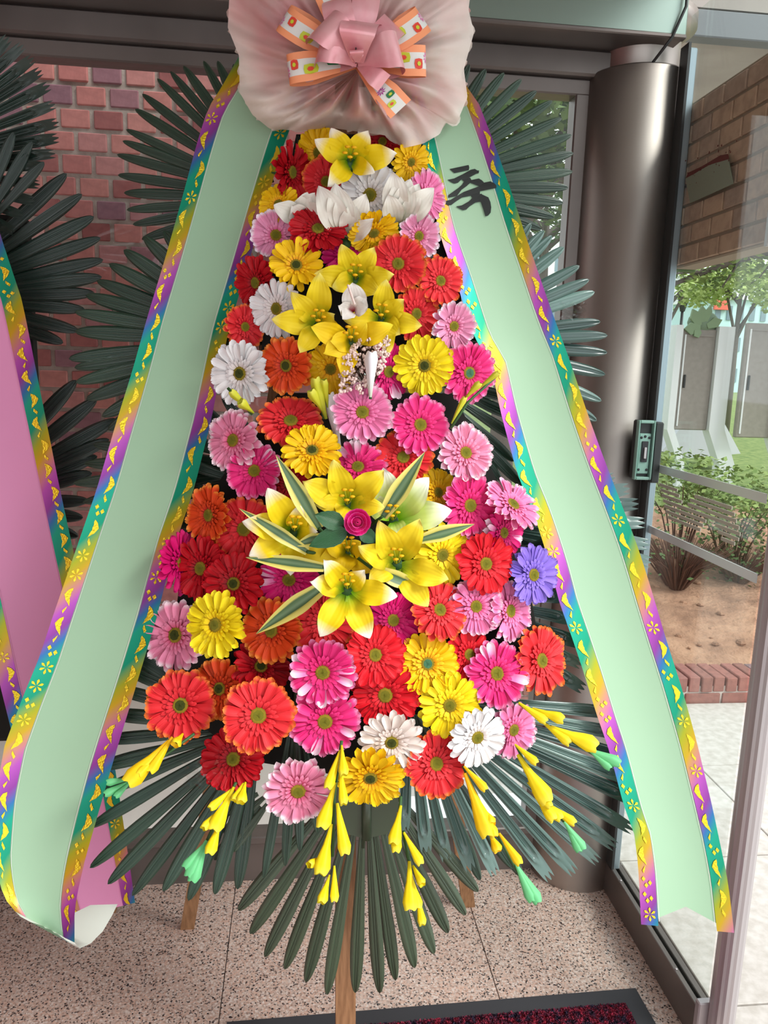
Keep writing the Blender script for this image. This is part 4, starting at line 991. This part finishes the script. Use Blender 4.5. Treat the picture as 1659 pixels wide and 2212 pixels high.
GB = [
 # px, py, radius px, facing right, facing up, colour, label, extra
 (626,372,58,52,0,'deepred','deep red gerbera turned right, topmost on the left under the tulle',dict(dz=.02)),
 (690,330,52,-30,0,'gold','golden gerbera behind the topmost yellow lily, on its left',dict(dz=.04)),
 (826,308,42,0,20,'deepred','deep red gerbera half under the tulle right of the top lily',dict(dz=.05)),
 (886,349,42,25,-10,'gold','small golden gerbera right of the top lily beside the mint ribbon',dict(dz=.0)),
 (704,392,50,0,0,'redorange','orange-red gerbera peeping out below the top yellow lily',dict(dz=.05)),
 (603,443,44,-20,30,'gold','golden gerbera by the left ribbon below the topmost deep red one',dict(dz=.02)),
 (799,421,64,0,0,'white','large white gerbera between two white lilies near the top',dict(dz=.02)),
 (915,426,56,46,0,'pink','light pink gerbera turned right below the small golden one',dict(dz=.02)),
 (596,510,54,0,15,'pinkwhite','pink gerbera with white petal tips by the left ribbon near the top',dict(dz=.02, ragged=.08)),
 (687,499,60,0,40,'deepred','dark red gerbera tipped upward just below the white lilies',dict(dz=-.01)),
 (806,499,54,12,-38,'gold','yellow gerbera tipped down under the large white gerbera',dict(dz=-.01)),
 (903,510,48,20,0,'pinkwhite','pale pink gerbera with ragged white tips by the right ribbon',dict(ragged=.1)),
 (746,552,50,0,30,'magenta','magenta gerbera behind the upper lily cluster',dict(dz=.03)),
 (640,576,58,0,25,'gold','ragged yellow gerbera left of the upper lily cluster',dict(dz=-.02, ragged=.14, heart='disc_dark')),
 (860,572,60,0,15,'redorange','big coral red gerbera right of the upper lily cluster',dict(dz=.0)),
 (949,608,52,25,12,'redorange','coral red gerbera by the right ribbon beside the big coral one',dict(dz=.02)),
 (556,611,54,-42,0,'deepred','deep red gerbera turned left against the left ribbon',dict(dz=.02)),
 (601,667,60,-30,0,'white','white gerbera left of the upper yellow lilies',dict(dz=.0)),
 (896,678,56,30,0,'redorange','orange-rimmed red gerbera behind the right upper lily',dict(dz=.03)),
 (978,705,50,25,0,'pinkwhite','blush white gerbera by the right ribbon above the hot pink one',dict(ragged=.08, white=0)),
 (527,706,45,25,0,'redorange','small coral red gerbera by the left ribbon above the white one with green heart',dict(dz=.02)),
 (522,807,66,-28,0,'white','white gerbera with bright green heart by the left ribbon',dict(heart='disc_dark', ragged=.06)),
 (621,790,60,-25,0,'orange','red gerbera with orange petal rims left of the baby breath',dict(heart='disc_dark')),
 (714,796,56,0,-12,'gold','golden yellow gerbera under the upper lily cluster',dict(dz=.01)),
 (836,803,58,30,0,'magenta','magenta gerbera behind the white calla bud',dict(dz=.02, white=.12)),
 (917,790,62,0,0,'lemon','bright lemon yellow gerbera right of the baby breath',dict(heart='disc_dark')),
 (1010,806,62,28,0,'hotpink','hot pink gerbera with turquoise heart by the right ribbon',dict(heart='disc_teal')),
 (783,892,64,0,12,'pink','pink gerbera facing the viewer in the middle, below the calla bud',dict(dz=-.04)),
 (628,914,68,0,38,'redorange','coral red gerbera tipped upward left of the middle pink one',dict()),
 (906,919,63,15,10,'hotpink','hot pink gerbera right of the middle light pink one',dict(dz=-.01)),
 (508,952,64,-36,6,'palepink','pale pink gerbera turned left beside the left ribbon at mid height',dict()),
 (551,1018,60,-15,8,'hotpink','hot pink gerbera with white tips below the pale pink left one',dict(white=.12)),
 (674,977,63,0,32,'gold','golden gerbera tipped upward above the left variegated leaf',dict(dz=-.05, heart='disc_dark')),
 (773,1012,61,0,30,'hotpink','magenta pink white-tipped gerbera above the lower lily cluster',dict(white=.15)),
 (871,991,62,0,22,'redorange','scarlet gerbera behind the upright right variegated leaf',dict()),
 (1003,980,62,25,15,'palepink','pale pink gerbera beside the right ribbon at mid height',dict()),
 (943,1065,52,35,10,'gold','golden gerbera behind the white-green lily',dict(dz=.03)),
 (1012,1092,66,28,0,'hotpink','hot pink gerbera with pale rims right of the white-green lily',dict()),
 (625,1046,52,0,0,'deepred','red gerbera hidden behind the left variegated leaf',dict(dz=.05)),
 (456,1113,62,-48,0,'orange','orange gerbera turned left beside the left ribbon',dict(dz=.01)),
 (530,1143,70,-22,0,'redorange','large coral red gerbera behind the left yellow lily',dict(dz=.02)),
 (386,1216,66,48,0,'magenta','magenta gerbera seen from the side against the left ribbon',dict(dz=.02)),
 (438,1228,66,-38,0,'deepred','dark red gerbera between the magenta side one and the next red one',dict(dz=.01)),
 (507,1261,64,-18,0,'deepred','dark red gerbera with green heart left of the magenta one',dict(dz=-.01, heart='disc_dark')),
 (624,1250,64,0,-18,'magenta','magenta gerbera under the left leaves of the lower lily cluster',dict(dz=.02, white=.12)),
 (384,1372,74,-34,0,'palepink','pale pink gerbera with whitish tips at the lower left ribbon',dict(dz=.015, heart='disc_dark')),
 (470,1350,70,-34,0,'lemon','lemon yellow gerbera beside the pale pink one at lower left',dict(dz=-.045)),
 (590,1362,69,-28,0,'orange','orange gerbera behind the drooping variegated leaf',dict(dz=.01)),
 (699,1346,68,0,8,'redorange','orange-rimmed coral gerbera left under the bottom lily',dict(dz=.02)),
 (697,1450,71,0,-18,'hotpink','hot pink gerbera with white-flecked petals, upper of two stacked',dict(white=.16, dz=-.02)),
 (562,1442,62,10,20,'deepred','ragged dark red gerbera in the gap left of the stacked pink ones',dict(dz=.04, ragged=.16, heart='disc_dark')),
 (952,1198,66,28,-8,'lemon','lemon yellow gerbera right behind the lower right lily',dict(dz=.01)),
 (1104,1094,66,38,42,'pink','light pink gerbera seen edge-on over the right ribbon',dict(dz=-.02)),
 (1084,1151,54,45,0,'magenta','magenta gerbera below the edge-on pink one',dict(white=.2)),
 (1046,1218,65,28,0,'red','clear red gerbera with slim petals left of the purple one',dict(dz=-.01)),
 (1148,1242,62,38,0,'purple','purple gerbera, the only violet flower, by the right ribbon',dict(dz=-.01)),
 (947,1319,64,25,12,'redorange','orange-rimmed coral gerbera right of the bottom lily',dict()),
 (1026,1310,60,20,0,'pink','light pink gerbera, left one of the pair below the clear red one',dict()),
 (1097,1320,64,48,0,'pink','light pink gerbera turned right, right one of the pair',dict(dz=.01)),
 (847,1340,60,18,0,'magenta','magenta gerbera right under the bottom lily',dict(dz=.02)),
 (809,1415,64,12,0,'red','red gerbera in the middle below the bottom lily',dict(dz=-.01)),
 (922,1434,64,12,0,'gold','golden gerbera with turquoise heart right of the middle red one',dict(heart='disc_teal')),
 (1010,1414,56,32,0,'red','red gerbera between golden and hot pink ones at lower right',dict(dz=.01)),
 (1070,1455,69,25,0,'hotpink','hot pink gerbera with pale flecks at lower right',dict(dz=-.01, white=.08)),
 (1164,1427,72,46,0,'redorange','orange-rimmed coral gerbera turned right, outermost at the lower right',dict()),
 (392,1524,74,-14,0,'redorange','orange-rimmed red gerbera with green heart, outermost at lower left',dict(dz=-.02, heart='disc_dark')),
 (478,1488,64,-30,0,'orange','dark orange-red gerbera behind two big coral ones at lower left',dict(dz=.03, heart='disc_dark')),
 (558,1546,76,0,0,'redorange','largest orange-rimmed coral gerbera facing the viewer at lower left',dict(dz=-.04)),
 (505,1640,66,-10,0,'deepred','dark red gerbera below the largest coral one',dict(dz=.0)),
 (702,1556,73,0,-18,'hotpink','hot pink gerbera, lower of two stacked',dict(white=.1)),
 (644,1704,73,0,-32,'palepink','pale pink gerbera, lowest flower of the wreath on the left',dict(dz=-.01)),
 (800,1675,70,0,-40,'gold','golden yellow gerbera tipped down, lowest in the middle',dict(heart='disc_dark')),
 (846,1600,67,0,-28,'cream','cream white gerbera above the lowest golden one',dict(dz=-.01, heart='disc_dark')),
 (940,1650,67,20,0,'redorange','coral red gerbera, lowest on the right',dict(dz=-.01)),
 (1028,1590,64,25,-22,'white','white gerbera right of the lowest coral red one',dict(dz=-.04)),
 (1105,1575,60,38,-16,'pink','light pink gerbera at the lower right above the yellow spray',dict(dz=.0)),
 (970,1523,66,10,-8,'lemon','lemon yellow gerbera at the bottom right of centre',dict(dz=-.01)),
 (832,1500,71,0,-12,'red','dark-hearted red gerbera above the cream white one',dict(dz=.01)),
]
for g in GB: gerbera(*g[:7], **g[7])

# ------------------------------------------------------------------ lilies
def lily_petal(m, seed, wr=.58):
    r = random.Random(seed); nx, ny = 9, 14; V = []; F = []; U = []; p1 = r.uniform(0, 6); am = r.uniform(.022, .042); rc = r.uniform(.3, .7)
    for i in range(ny):
        v = i/(ny-1); vv = 1-(1-v)**1.25
        w = wr*(lerp(.26, 1, math.sin(min(1, vv/.52)*PI/2)) if vv < .52 else max(.004, 1-((vv-.52)/.482)**2.1)**.88)
        for j in range(nx):
            u = -1+2*j/(nx-1)
            z = .20*math.sin(PI*vv*.85)*.8 - rc*max(0, vv-.55)**2*1.6 + .085*u*u*math.sin(PI*min(1, vv*1.1)) + am*math.sin(vv*15+p1+(u > 0)*2)*abs(u)**2*1.6 - .035*math.exp(-(u/.16)**2)*math.sin(PI*vv)
            V.append((vv, u*w*.5, z)); U.append((j/(nx-1), vv))
    for i in range(ny-1):
        for j in range(nx-1): F.append((i*nx+j, i*nx+j+1, (i+1)*nx+j+1, (i+1)*nx+j))
    return mesh('petal', V, F, m, U)
LPM = {}
def lily(throat, tips, col, label, dz=0.0, deep=.05, wr=.54, stamens=5, fwd=0.0, wpx=None, sdir=(0, -1)):
    Y = Yw(*throat)+dz; T0 = atY(*throat, Y); t = thing('lily', T0, label, 'lily', 'artificial lilies in the wreath')
    key = (col, wr)
    if key not in LPM: LPM[key] = [lily_petal(LILY[col], s, wr) for s in range(5)]
    for k, tp in enumerate(tips):
        x, y = tp[0], tp[1]; df = tp[2] if len(tp) > 2 else 0
        B = atY(throat[0]+.10*(x-throat[0]), throat[1]+.10*(y-throat[1]), Y+.0)
        T = atY(x, y, Y-deep*.75+df)
        ws_ = tp[3] if len(tp) > 3 else 1
        L = (T-B).length; vw = (CAM-B).normalized()
        W_ = max(L, 95*mpp(B)*.9)*ws_
        link('petal', LPM[key][(k*2+len(label)) % 5], t, frame(B-T0, T-T0, vw, L, W_, min(L, W_)*.8))
    for k in range(stamens):
        a = 2*PI*k/max(stamens, 1)+.4; m_ = mpp(T0)
        p = atY(throat[0]+12*math.cos(a)+sdir[0]*22, throat[1]+12*math.sin(a)+sdir[1]*22, Y-.045-.006*k)
        q = T0.lerp(p, .5)+Vector((0, -.01, 0)); mb = MB(); mb.tube([T0, q, p], .0011, 5); mb.ball(p, .0032, 6, 4, (1.6, 1, .8), 1)
        mb.build('stamen', [M['bud_lime'], M['bud_gold']], t, True)
    MB().tube([T0+Vector((0, .0, 0)), T0+Vector((0, .03, -.01)), T0+Vector((0, .09, -.03))], [.012, .008, .004], 8).build('throat', M['stem'], t, True)
    return t
lily((757,349), [(716,279),(795,284),(856,332),(806,372,-.01,.8),(712,397),(682,303)], 'yellowwhite', 'topmost yellow lily with pale petal edges right under the tulle', -.03)
lily((748,520), [(690,404),(724,398),(790,420),(806,474,-.02,.8),(742,412),(765,440)], 'white', 'white lily cup left of the large white gerbera', .0, stamens=0)
lily((858,492), [(850,372),(886,388),(936,408),(866,384),(905,398),(840,420)], 'white', 'white lily cup right of the large white gerbera', .0, stamens=0)
lily((650,470), [(594,444),(632,446),(680,418),(703,450),(664,420)], 'white', 'flat white lily behind the dark red gerbera', .01, stamens=0)
lily((768,604), [(738,530),(808,536),(850,594),(682,592),(816,632),(720,620)], 'yellow', 'yellow lily at the top of the upper cluster', .0)
lily((688,702), [(590,690),(632,634),(690,592),(648,760),(722,680),(742,728)], 'yellow', 'yellow lily at the left of the upper cluster', -.02)
lily((824,690), [(910,704),(872,648),(834,606),(748,690),(840,760),(862,722)], 'yellow', 'yellow lily at the right of the upper cluster', -.01)
lily((758,738), [(674,706),(700,762),(742,812),(845,704),(790,700),(716,736)], 'gold', 'golden yellow lily with green throat below the upper cluster', -.05)
lily((750,1090), [(721,997),(828,1018),(656,1040),(828,1096),(686,1088),(734,1120)], 'yellow', 'yellow lily at the top of the lower cluster', -.05)
lily((637,1148), [(580,1058),(529,1127),(540,1200),(627,1242),(684,1150),(648,1096)], 'yellowwhite', 'yellow lily at the left of the lower cluster', -.05)
lily((848,1124), [(924,1034),(973,1104),(864,1162),(829,1014),(792,1070)], 'greenwhite', 'white lily with lime green throat in the lower cluster', -.02)
lily((856,1218), [(906,1124),(968,1252),(924,1310),(822,1132),(778,1182),(798,1252)], 'yellow', 'yellow lily at the right of the lower cluster', -.06)
lily((752,1192), [(690,1212),(633,1190),(700,1168),(800,1238),(776,1172),(742,1236)], 'gold', 'small golden lily in the heart of the lower cluster', -.02)
lily((750,1272), [(702,1212),(672,1256),(692,1374),(798,1378),(856,1288),(786,1234)], 'yellowwhite', 'bottom yellow lily with white petal tips', -.08)
# small white orchid with a burgundy heart
oc = atY(760, 655, Yw(760, 655)-.075); orc = thing('orchid', oc, 'small white orchid with burgundy heart in the upper lily cluster', 'orchid')
om_ = [lily_petal(M['orchid_in'], s, .85) for s in range(3)]
for k, (bx, by, tx, ty) in enumerate(((768, 672, 762, 612), (768, 672, 788, 640), (755, 672, 732, 660), (764, 668, 792, 664), (758, 668, 742, 686))):
    B = atY(bx, by, Yw(760, 655)-.06); T = atY(tx, ty, Yw(760, 655)-.085); L = (T-B).length
    link('petal', om_[k % 3], orc, frame(B-oc, T-oc, (CAM-B), L, max(L, .03), L*.8))
mb = MB()
for k in range(16): p = atY(752+k*.9, 617+k*2.6, Yw(760, 655)-.09); mb.ball(p, .0022, 6, 4)
mb.build('stamen', M['gyp'], orc, True, 'stuff')
# baby's breath
gc = atY(800, 850, Yw(800, 850)-.01); gy = thing('baby_breath', gc, 'sprig of tiny dried white blossoms beside the calla bud', 'flower sprig')
mb = MB(); mt_ = MB(); tips_ = []
for k in range(260):
    u = rng.random(); x = lerp(735, 838, rng.random()); y = lerp(850, 728, rng.random())
    d1 = abs((x-735)-(850-y)*.75)/60
    if d1 > .85: continue
    Yk = Yw(x, y)-.05-rng.uniform(0, .03); p = atY(x, y, Yk)
    for q in range(4): mb.ball(p+Vector((rng.uniform(-.003, .003), rng.uniform(-.003, .003), rng.uniform(-.003, .003))), rng.uniform(.0018, .0028), 6, 4)
    if k % 2 == 0: mt_.tube([gc, gc.lerp(p, .6)+Vector((0, 0, .006)), p], .0006, 4, False)
mt_.build('twigs', M['twig'], gy); mb.build('blossoms', M['gyp'], gy, True, 'stuff')
# buds
def bud_mesh(m, flare=1.0):
    P = []
    for v, r in ((0, .05), (.2, .08), (.45, .13), (.7, .18*flare), (.88, .22*flare), (1, .17*flare)):
        P.append([Vector((v+(.06*abs(math.sin(2*2*PI*k/15)) if v > .95 else 0), r*(1+.08*math.cos(5*2*PI*k/15))*math.cos(2*PI*k/15), r*(1+.08*math.cos(5*2*PI*k/15))*math.sin(2*PI*k/15))) for k in range(16)])
    mb = MB().grid(P); f0 = len(mb.f)
    mb.grid([[p.lerp(Vector((.75, 0, 0)), .0) for p in P[-1]], [Vector((.8, p.y*.5, p.z*.5)) for p in P[-1]]])
    return mesh('bud', mb.v, mb.f, m, mb.u)
BUD = {k: [bud_mesh(M[k], f) for f in (1, 1.25)] for k in ('bud_yellow', 'bud_gold', 'bud_lime', 'bud_white', 'tip_green')}
def spray(path, buds, col, label, tips=(), name='freesia_spray', Yo=-.03, wid=.95, grp='yellow freesia sprays at the bottom'):
    pts = [atY(x, y, Yw(770, y)+Yo) for x, y in path]; t = thing(name, pts[0], label, 'flower spray', grp)
    MB().tube(pts, .0028, 6).build('stem', M['stem'], t, True)
    for i, (x0, y0, x1, y1) in enumerate(buds):
        B = atY(x0, y0, Yw(770, y0)+Yo-.004); T = atY(x1, y1, Yw(770, y1)+Yo-.02-.004*(i % 3)); L = (T-B).length
        w = min(max(L*1.0, .05), .085)*wid; link('bud', BUD[col][i % 2], t, frame(B-pts[0], T-pts[0], (CAM-B), L, w*.72, w*.72))
    for (x0, y0, x1, y1) in tips:
        B = atY(x0, y0, Yw(770, y0)+Yo-.004); T = atY(x1, y1, Yw(770, y1)+Yo-.012); L = (T-B).length
        link('green_tip', BUD['tip_green'][0], t, frame(B-pts[0], T-pts[0], (CAM-B), L, L*.8, L*.8))
spray([(420,1585),(330,1650),(240,1712)], [(372,1592,325,1665),(365,1600,278,1688),(350,1620,300,1672),(395,1585,378,1608)], 'bud_gold', 'orange-yellow freesia spray pointing left, under the outermost red gerbera', [(282,1682,232,1690),(278,1688,228,1715),(284,1686,250,1720)])
spray([(510,1690),(460,1790),(410,1890)], [(500,1705,455,1745),(505,1700,462,1790),(480,1745,440,1788),(478,1768,452,1842)], 'bud_yellow', 'lemon freesia spray hanging at the lower left below the dark red gerbera', [(446,1815,408,1890),(444,1820,400,1872),(446,1818,416,1900)])
spray([(530,1690),(516,1722)], [(526,1692,506,1728),(530,1690,520,1732)], 'bud_yellow', 'two short lemon buds peeping out under the dark red gerbera')
spray([(738,1600),(722,1720),(718,1850)], [(735,1620,708,1700),(738,1610,742,1672),(735,1660,742,1735),(724,1690,695,1785),(728,1735,745,1842),(716,1780,692,1885),(722,1870,722,1945),(712,1890,694,1948),(700,1850,668,1868)], 'bud_yellow', 'lemon freesia spray hanging straight down left of the olive fan centre', wid=.9)
spray([(866,1720),(858,1830)], [(860,1755,855,1838),(866,1740,850,1820)], 'bud_yellow', 'short pair of lemon buds right of the olive fan centre')
spray([(872,1795),(890,1900),(910,1985)], [(872,1798,908,1865),(884,1860,886,1962),(892,1870,912,1910),(888,1890,902,1960),(902,1935,912,1996)], 'bud_yellow', 'lemon freesia spray hanging right of the olive fan centre')
spray([(1000,1655),(1050,1760),(1100,1850),(1150,1940)], [(1002,1655,1048,1705),(1004,1670,1052,1800),(1030,1730,1068,1805),(1056,1795,1075,1838),(1078,1800,1122,1865),(1040,1740,1062,1780)], 'bud_gold', 'orange-yellow freesia spray below the lowest coral red gerbera', [(1115,1868,1148,1942),(1118,1872,1160,1945)])
spray([(1115,1610),(1160,1700),(1230,1790)], [(1112,1608,1158,1648),(1118,1630,1180,1728),(1140,1690,1188,1742),(1160,1720,1210,1768),(1180,1735,1240,1778),(1150,1710,1195,1770)], 'bud_yellow', 'lemon freesia spray over the grey-green fan at the lower right', [(1218,1775,1258,1832),(1222,1778,1250,1836)])
spray([(1122,1520),(1200,1580),(1300,1640)], [(1120,1518,1178,1558),(1150,1530,1215,1555),(1172,1560,1228,1605),(1190,1570,1284,1612)], 'bud_yellow', 'lemon freesia spray reaching the right ribbon', [(1268,1618,1335,1648),(1272,1620,1316,1658)])
spray([(700,905),(685,830)], [(705,905,682,820),(702,895,672,845),(708,880,700,822)], 'bud_lime', 'yellow-green bud cluster above the golden tipped gerbera', Yo=-.02, grp=None)
spray([(545,895),(492,838)], [(540,885,500,846),(548,892,520,868)], 'bud_lime', 'yellow-green buds under the white gerbera with green heart', Yo=-.02, grp=None)
spray([(974,925),(1010,870),(1075,810)], [(975,915,1004,860),(998,868,1036,828),(1030,842,1075,806)], 'bud_lime', 'yellow-green bud stalk crossing the hot pink gerbera towards the right ribbon', Yo=-.03, grp=None, wid=.7)
spray([(800,862),(802,780)], [(800,858,803,764)], 'bud_white', 'white calla bud upright beside the baby breath', Yo=-.07, name='calla_bud', grp=None, wid=1.0)
spray([(735,985),(718,880)], [(735,975,712,855)], 'bud_white', 'white calla bud behind the middle pink gerbera', Yo=.0, name='calla_bud', grp=None, wid=.9)
# variegated sword leaves
def sword_mesh(seed):
    r = random.Random(seed); V = []; F = []; U = []; nx, ny = 7, 16
    for i in range(ny):
        v = i/(ny-1); w = lerp(.55, 1, min(1, v/.35)) if v < .4 else (1-((v-.4)/.6)**1.5)
        for j in range(nx):
            u = -1+2*j/(nx-1); V.append((v, u*max(w, .01)*.5, .22*abs(u)*w-.5*(v-.4)**2)); U.append((j/(nx-1), v))
    for i in range(ny-1):
        for j in range(nx-1): F.append((i*nx+j, i*nx+j+1, (i+1)*nx+j+1, (i+1)*nx+j))
    return mesh('blade', V, F, M['varieg'], U)
SW = [sword_mesh(s) for s in range(2)]
for i, (bx, by, tx, ty, w, lb) in enumerate(((690,1142,596,983,40,'long variegated leaf rising to the upper left of the lower lilies'), (826,1116,918,976,42,'long variegated leaf rising to the upper right of the lower lilies'), (906,1166,1026,1132,34,'variegated leaf pointing right over the lemon gerbera'),
        (664,1192,516,1098,30,'slim variegated leaf across the left lower lily'), (700,1226,530,1204,34,'variegated leaf lying flat to the left under the left lower lily'), (706,1262,551,1371,44,'large variegated leaf drooping to the lower left'), (806,1230,930,1280,36,'dark variegated leaf drooping to the right over the right lower lily'), (700,1160,636,1178,30,'short variegated leaf in front of the left lower lily'))):
    Yb = Yw(760, by)-.075; B = atY(bx, by, Yb); T = atY(tx, ty, Yb-.02+.03*(abs(tx-bx)/150)); L = (T-B).length; w_ = w*mpp(B)
    t = thing('variegated_leaf', B, lb, 'leaf', 'variegated sword leaves'); link('blade', SW[i % 2], t, frame(Z3.copy(), T-B, CAM-B, L, w_, w_*.9))
    MB().tube([B, B+(B-T).normalized()*.03+Vector((0, .05, 0))], .003, 6).build('stalk', M['stem'], t, True)
# rose
rc_ = atY(772, 1128, Yw(772, 1128)-.115); ro = thing('rose', rc_, 'small hot pink rosebud with three green leaves in the lower lily cluster', 'rose')
rp_ = [lily_petal(M['rose'], s, .95) for s in range(2)]
k_ = mpp(rc_)
vw = (CAM-rc_).normalized(); ex = (RT-vw*RT.dot(vw)).normalized(); ey = vw.cross(ex)
for ring, (n, R_, h) in enumerate(((5, 27, 18), (5, 19, 20), (4, 11, 22))):
    for k in range(n):
        a = 2*PI*k/n+ring*.6; d = ex*math.cos(a)+ey*math.sin(a)
        rows = []
        for v in (0, .35, .7, 1):
            row = []
            for u in (-1, -.5, 0, .5, 1):
                aa = a+u*.75; dd_ = ex*math.cos(aa)+ey*math.sin(aa); rad = R_*k_*(math.sin(.5+v*1.3)*.95+(.12 if v == 1 else 0))*(1-.06*u*u)
                row.append(rc_+dd_*rad+vw*(h*k_*(v*1.1-.55)-.006+.004*ring)+(dd_*.0015 if v == 1 else Z3))
            rows.append(row)
        MB().grid(rows).build('petal', M['rose'], ro, True)
mb = MB(); sp_ = []
for k in range(30): a = k*.55; sp_.append(rc_+(ex*math.cos(a)+ey*math.sin(a))*k_*(1.5+.24*k)+vw*(k_*(16-.25*k)))
MB().tube(sp_, .0016, 5).build('heart', M['rose'], ro, True)
def rl_mesh():
    V = []; F = []; U = []; nx, ny = 7, 12
    for i in range(ny):
        v = i/(ny-1); w = math.sin(PI*min(1, v**.75))**.8*(1 if i % 2 else .95)
        for j in range(nx):
            u = -1+2*j/(nx-1); V.append((v, u*max(w, .02)*.5, .12*abs(u)-.15*v*v)); U.append((j/(nx-1), v))
    for i in range(ny-1):
        for j in range(nx-1): F.append((i*nx+j, i*nx+j+1, (i+1)*nx+j+1, (i+1)*nx+j))
    return mesh('leaf', V, F, M['roseleaf'], U)
RLM = rl_mesh()
for bx, by, tx, ty, w in ((742,1132,680,1112,42), (750,1146,668,1180,44), (778,1148,816,1170,34)):
    Yb = Yw(772, by)-.10; B = atY(bx, by, Yb); T = atY(tx, ty, Yb-.012); link('leaf', RLM, ro, frame(B-rc_, T-rc_, CAM-B, (T-B).length, w*mpp(B), w*mpp(B)))
# scraps of clear film caught on the fans
for (px, py, r, Yk, lb) in ((1238, 672, 26, 1.5, 'crinkled scrap of clear film on the fan right of the ribbon'), (438, 1672, 40, 1.2, 'crinkled scrap of clear film over the lower left fan')):
    c = atY(px, py, Yk); t = thing('clear_film', c, lb, 'plastic film'); rows = []
    for i in range(9): rows.append([atY(px+r*(j/4-1)*(1+.2*math.sin(i*2.1)), py+r*.7*(i/4-1)*(1+.2*math.cos(j*1.7)), Yk+rng.uniform(-.012, .012)) for j in range(9)])
    MB().grid(rows).build('film', M['film'], t)
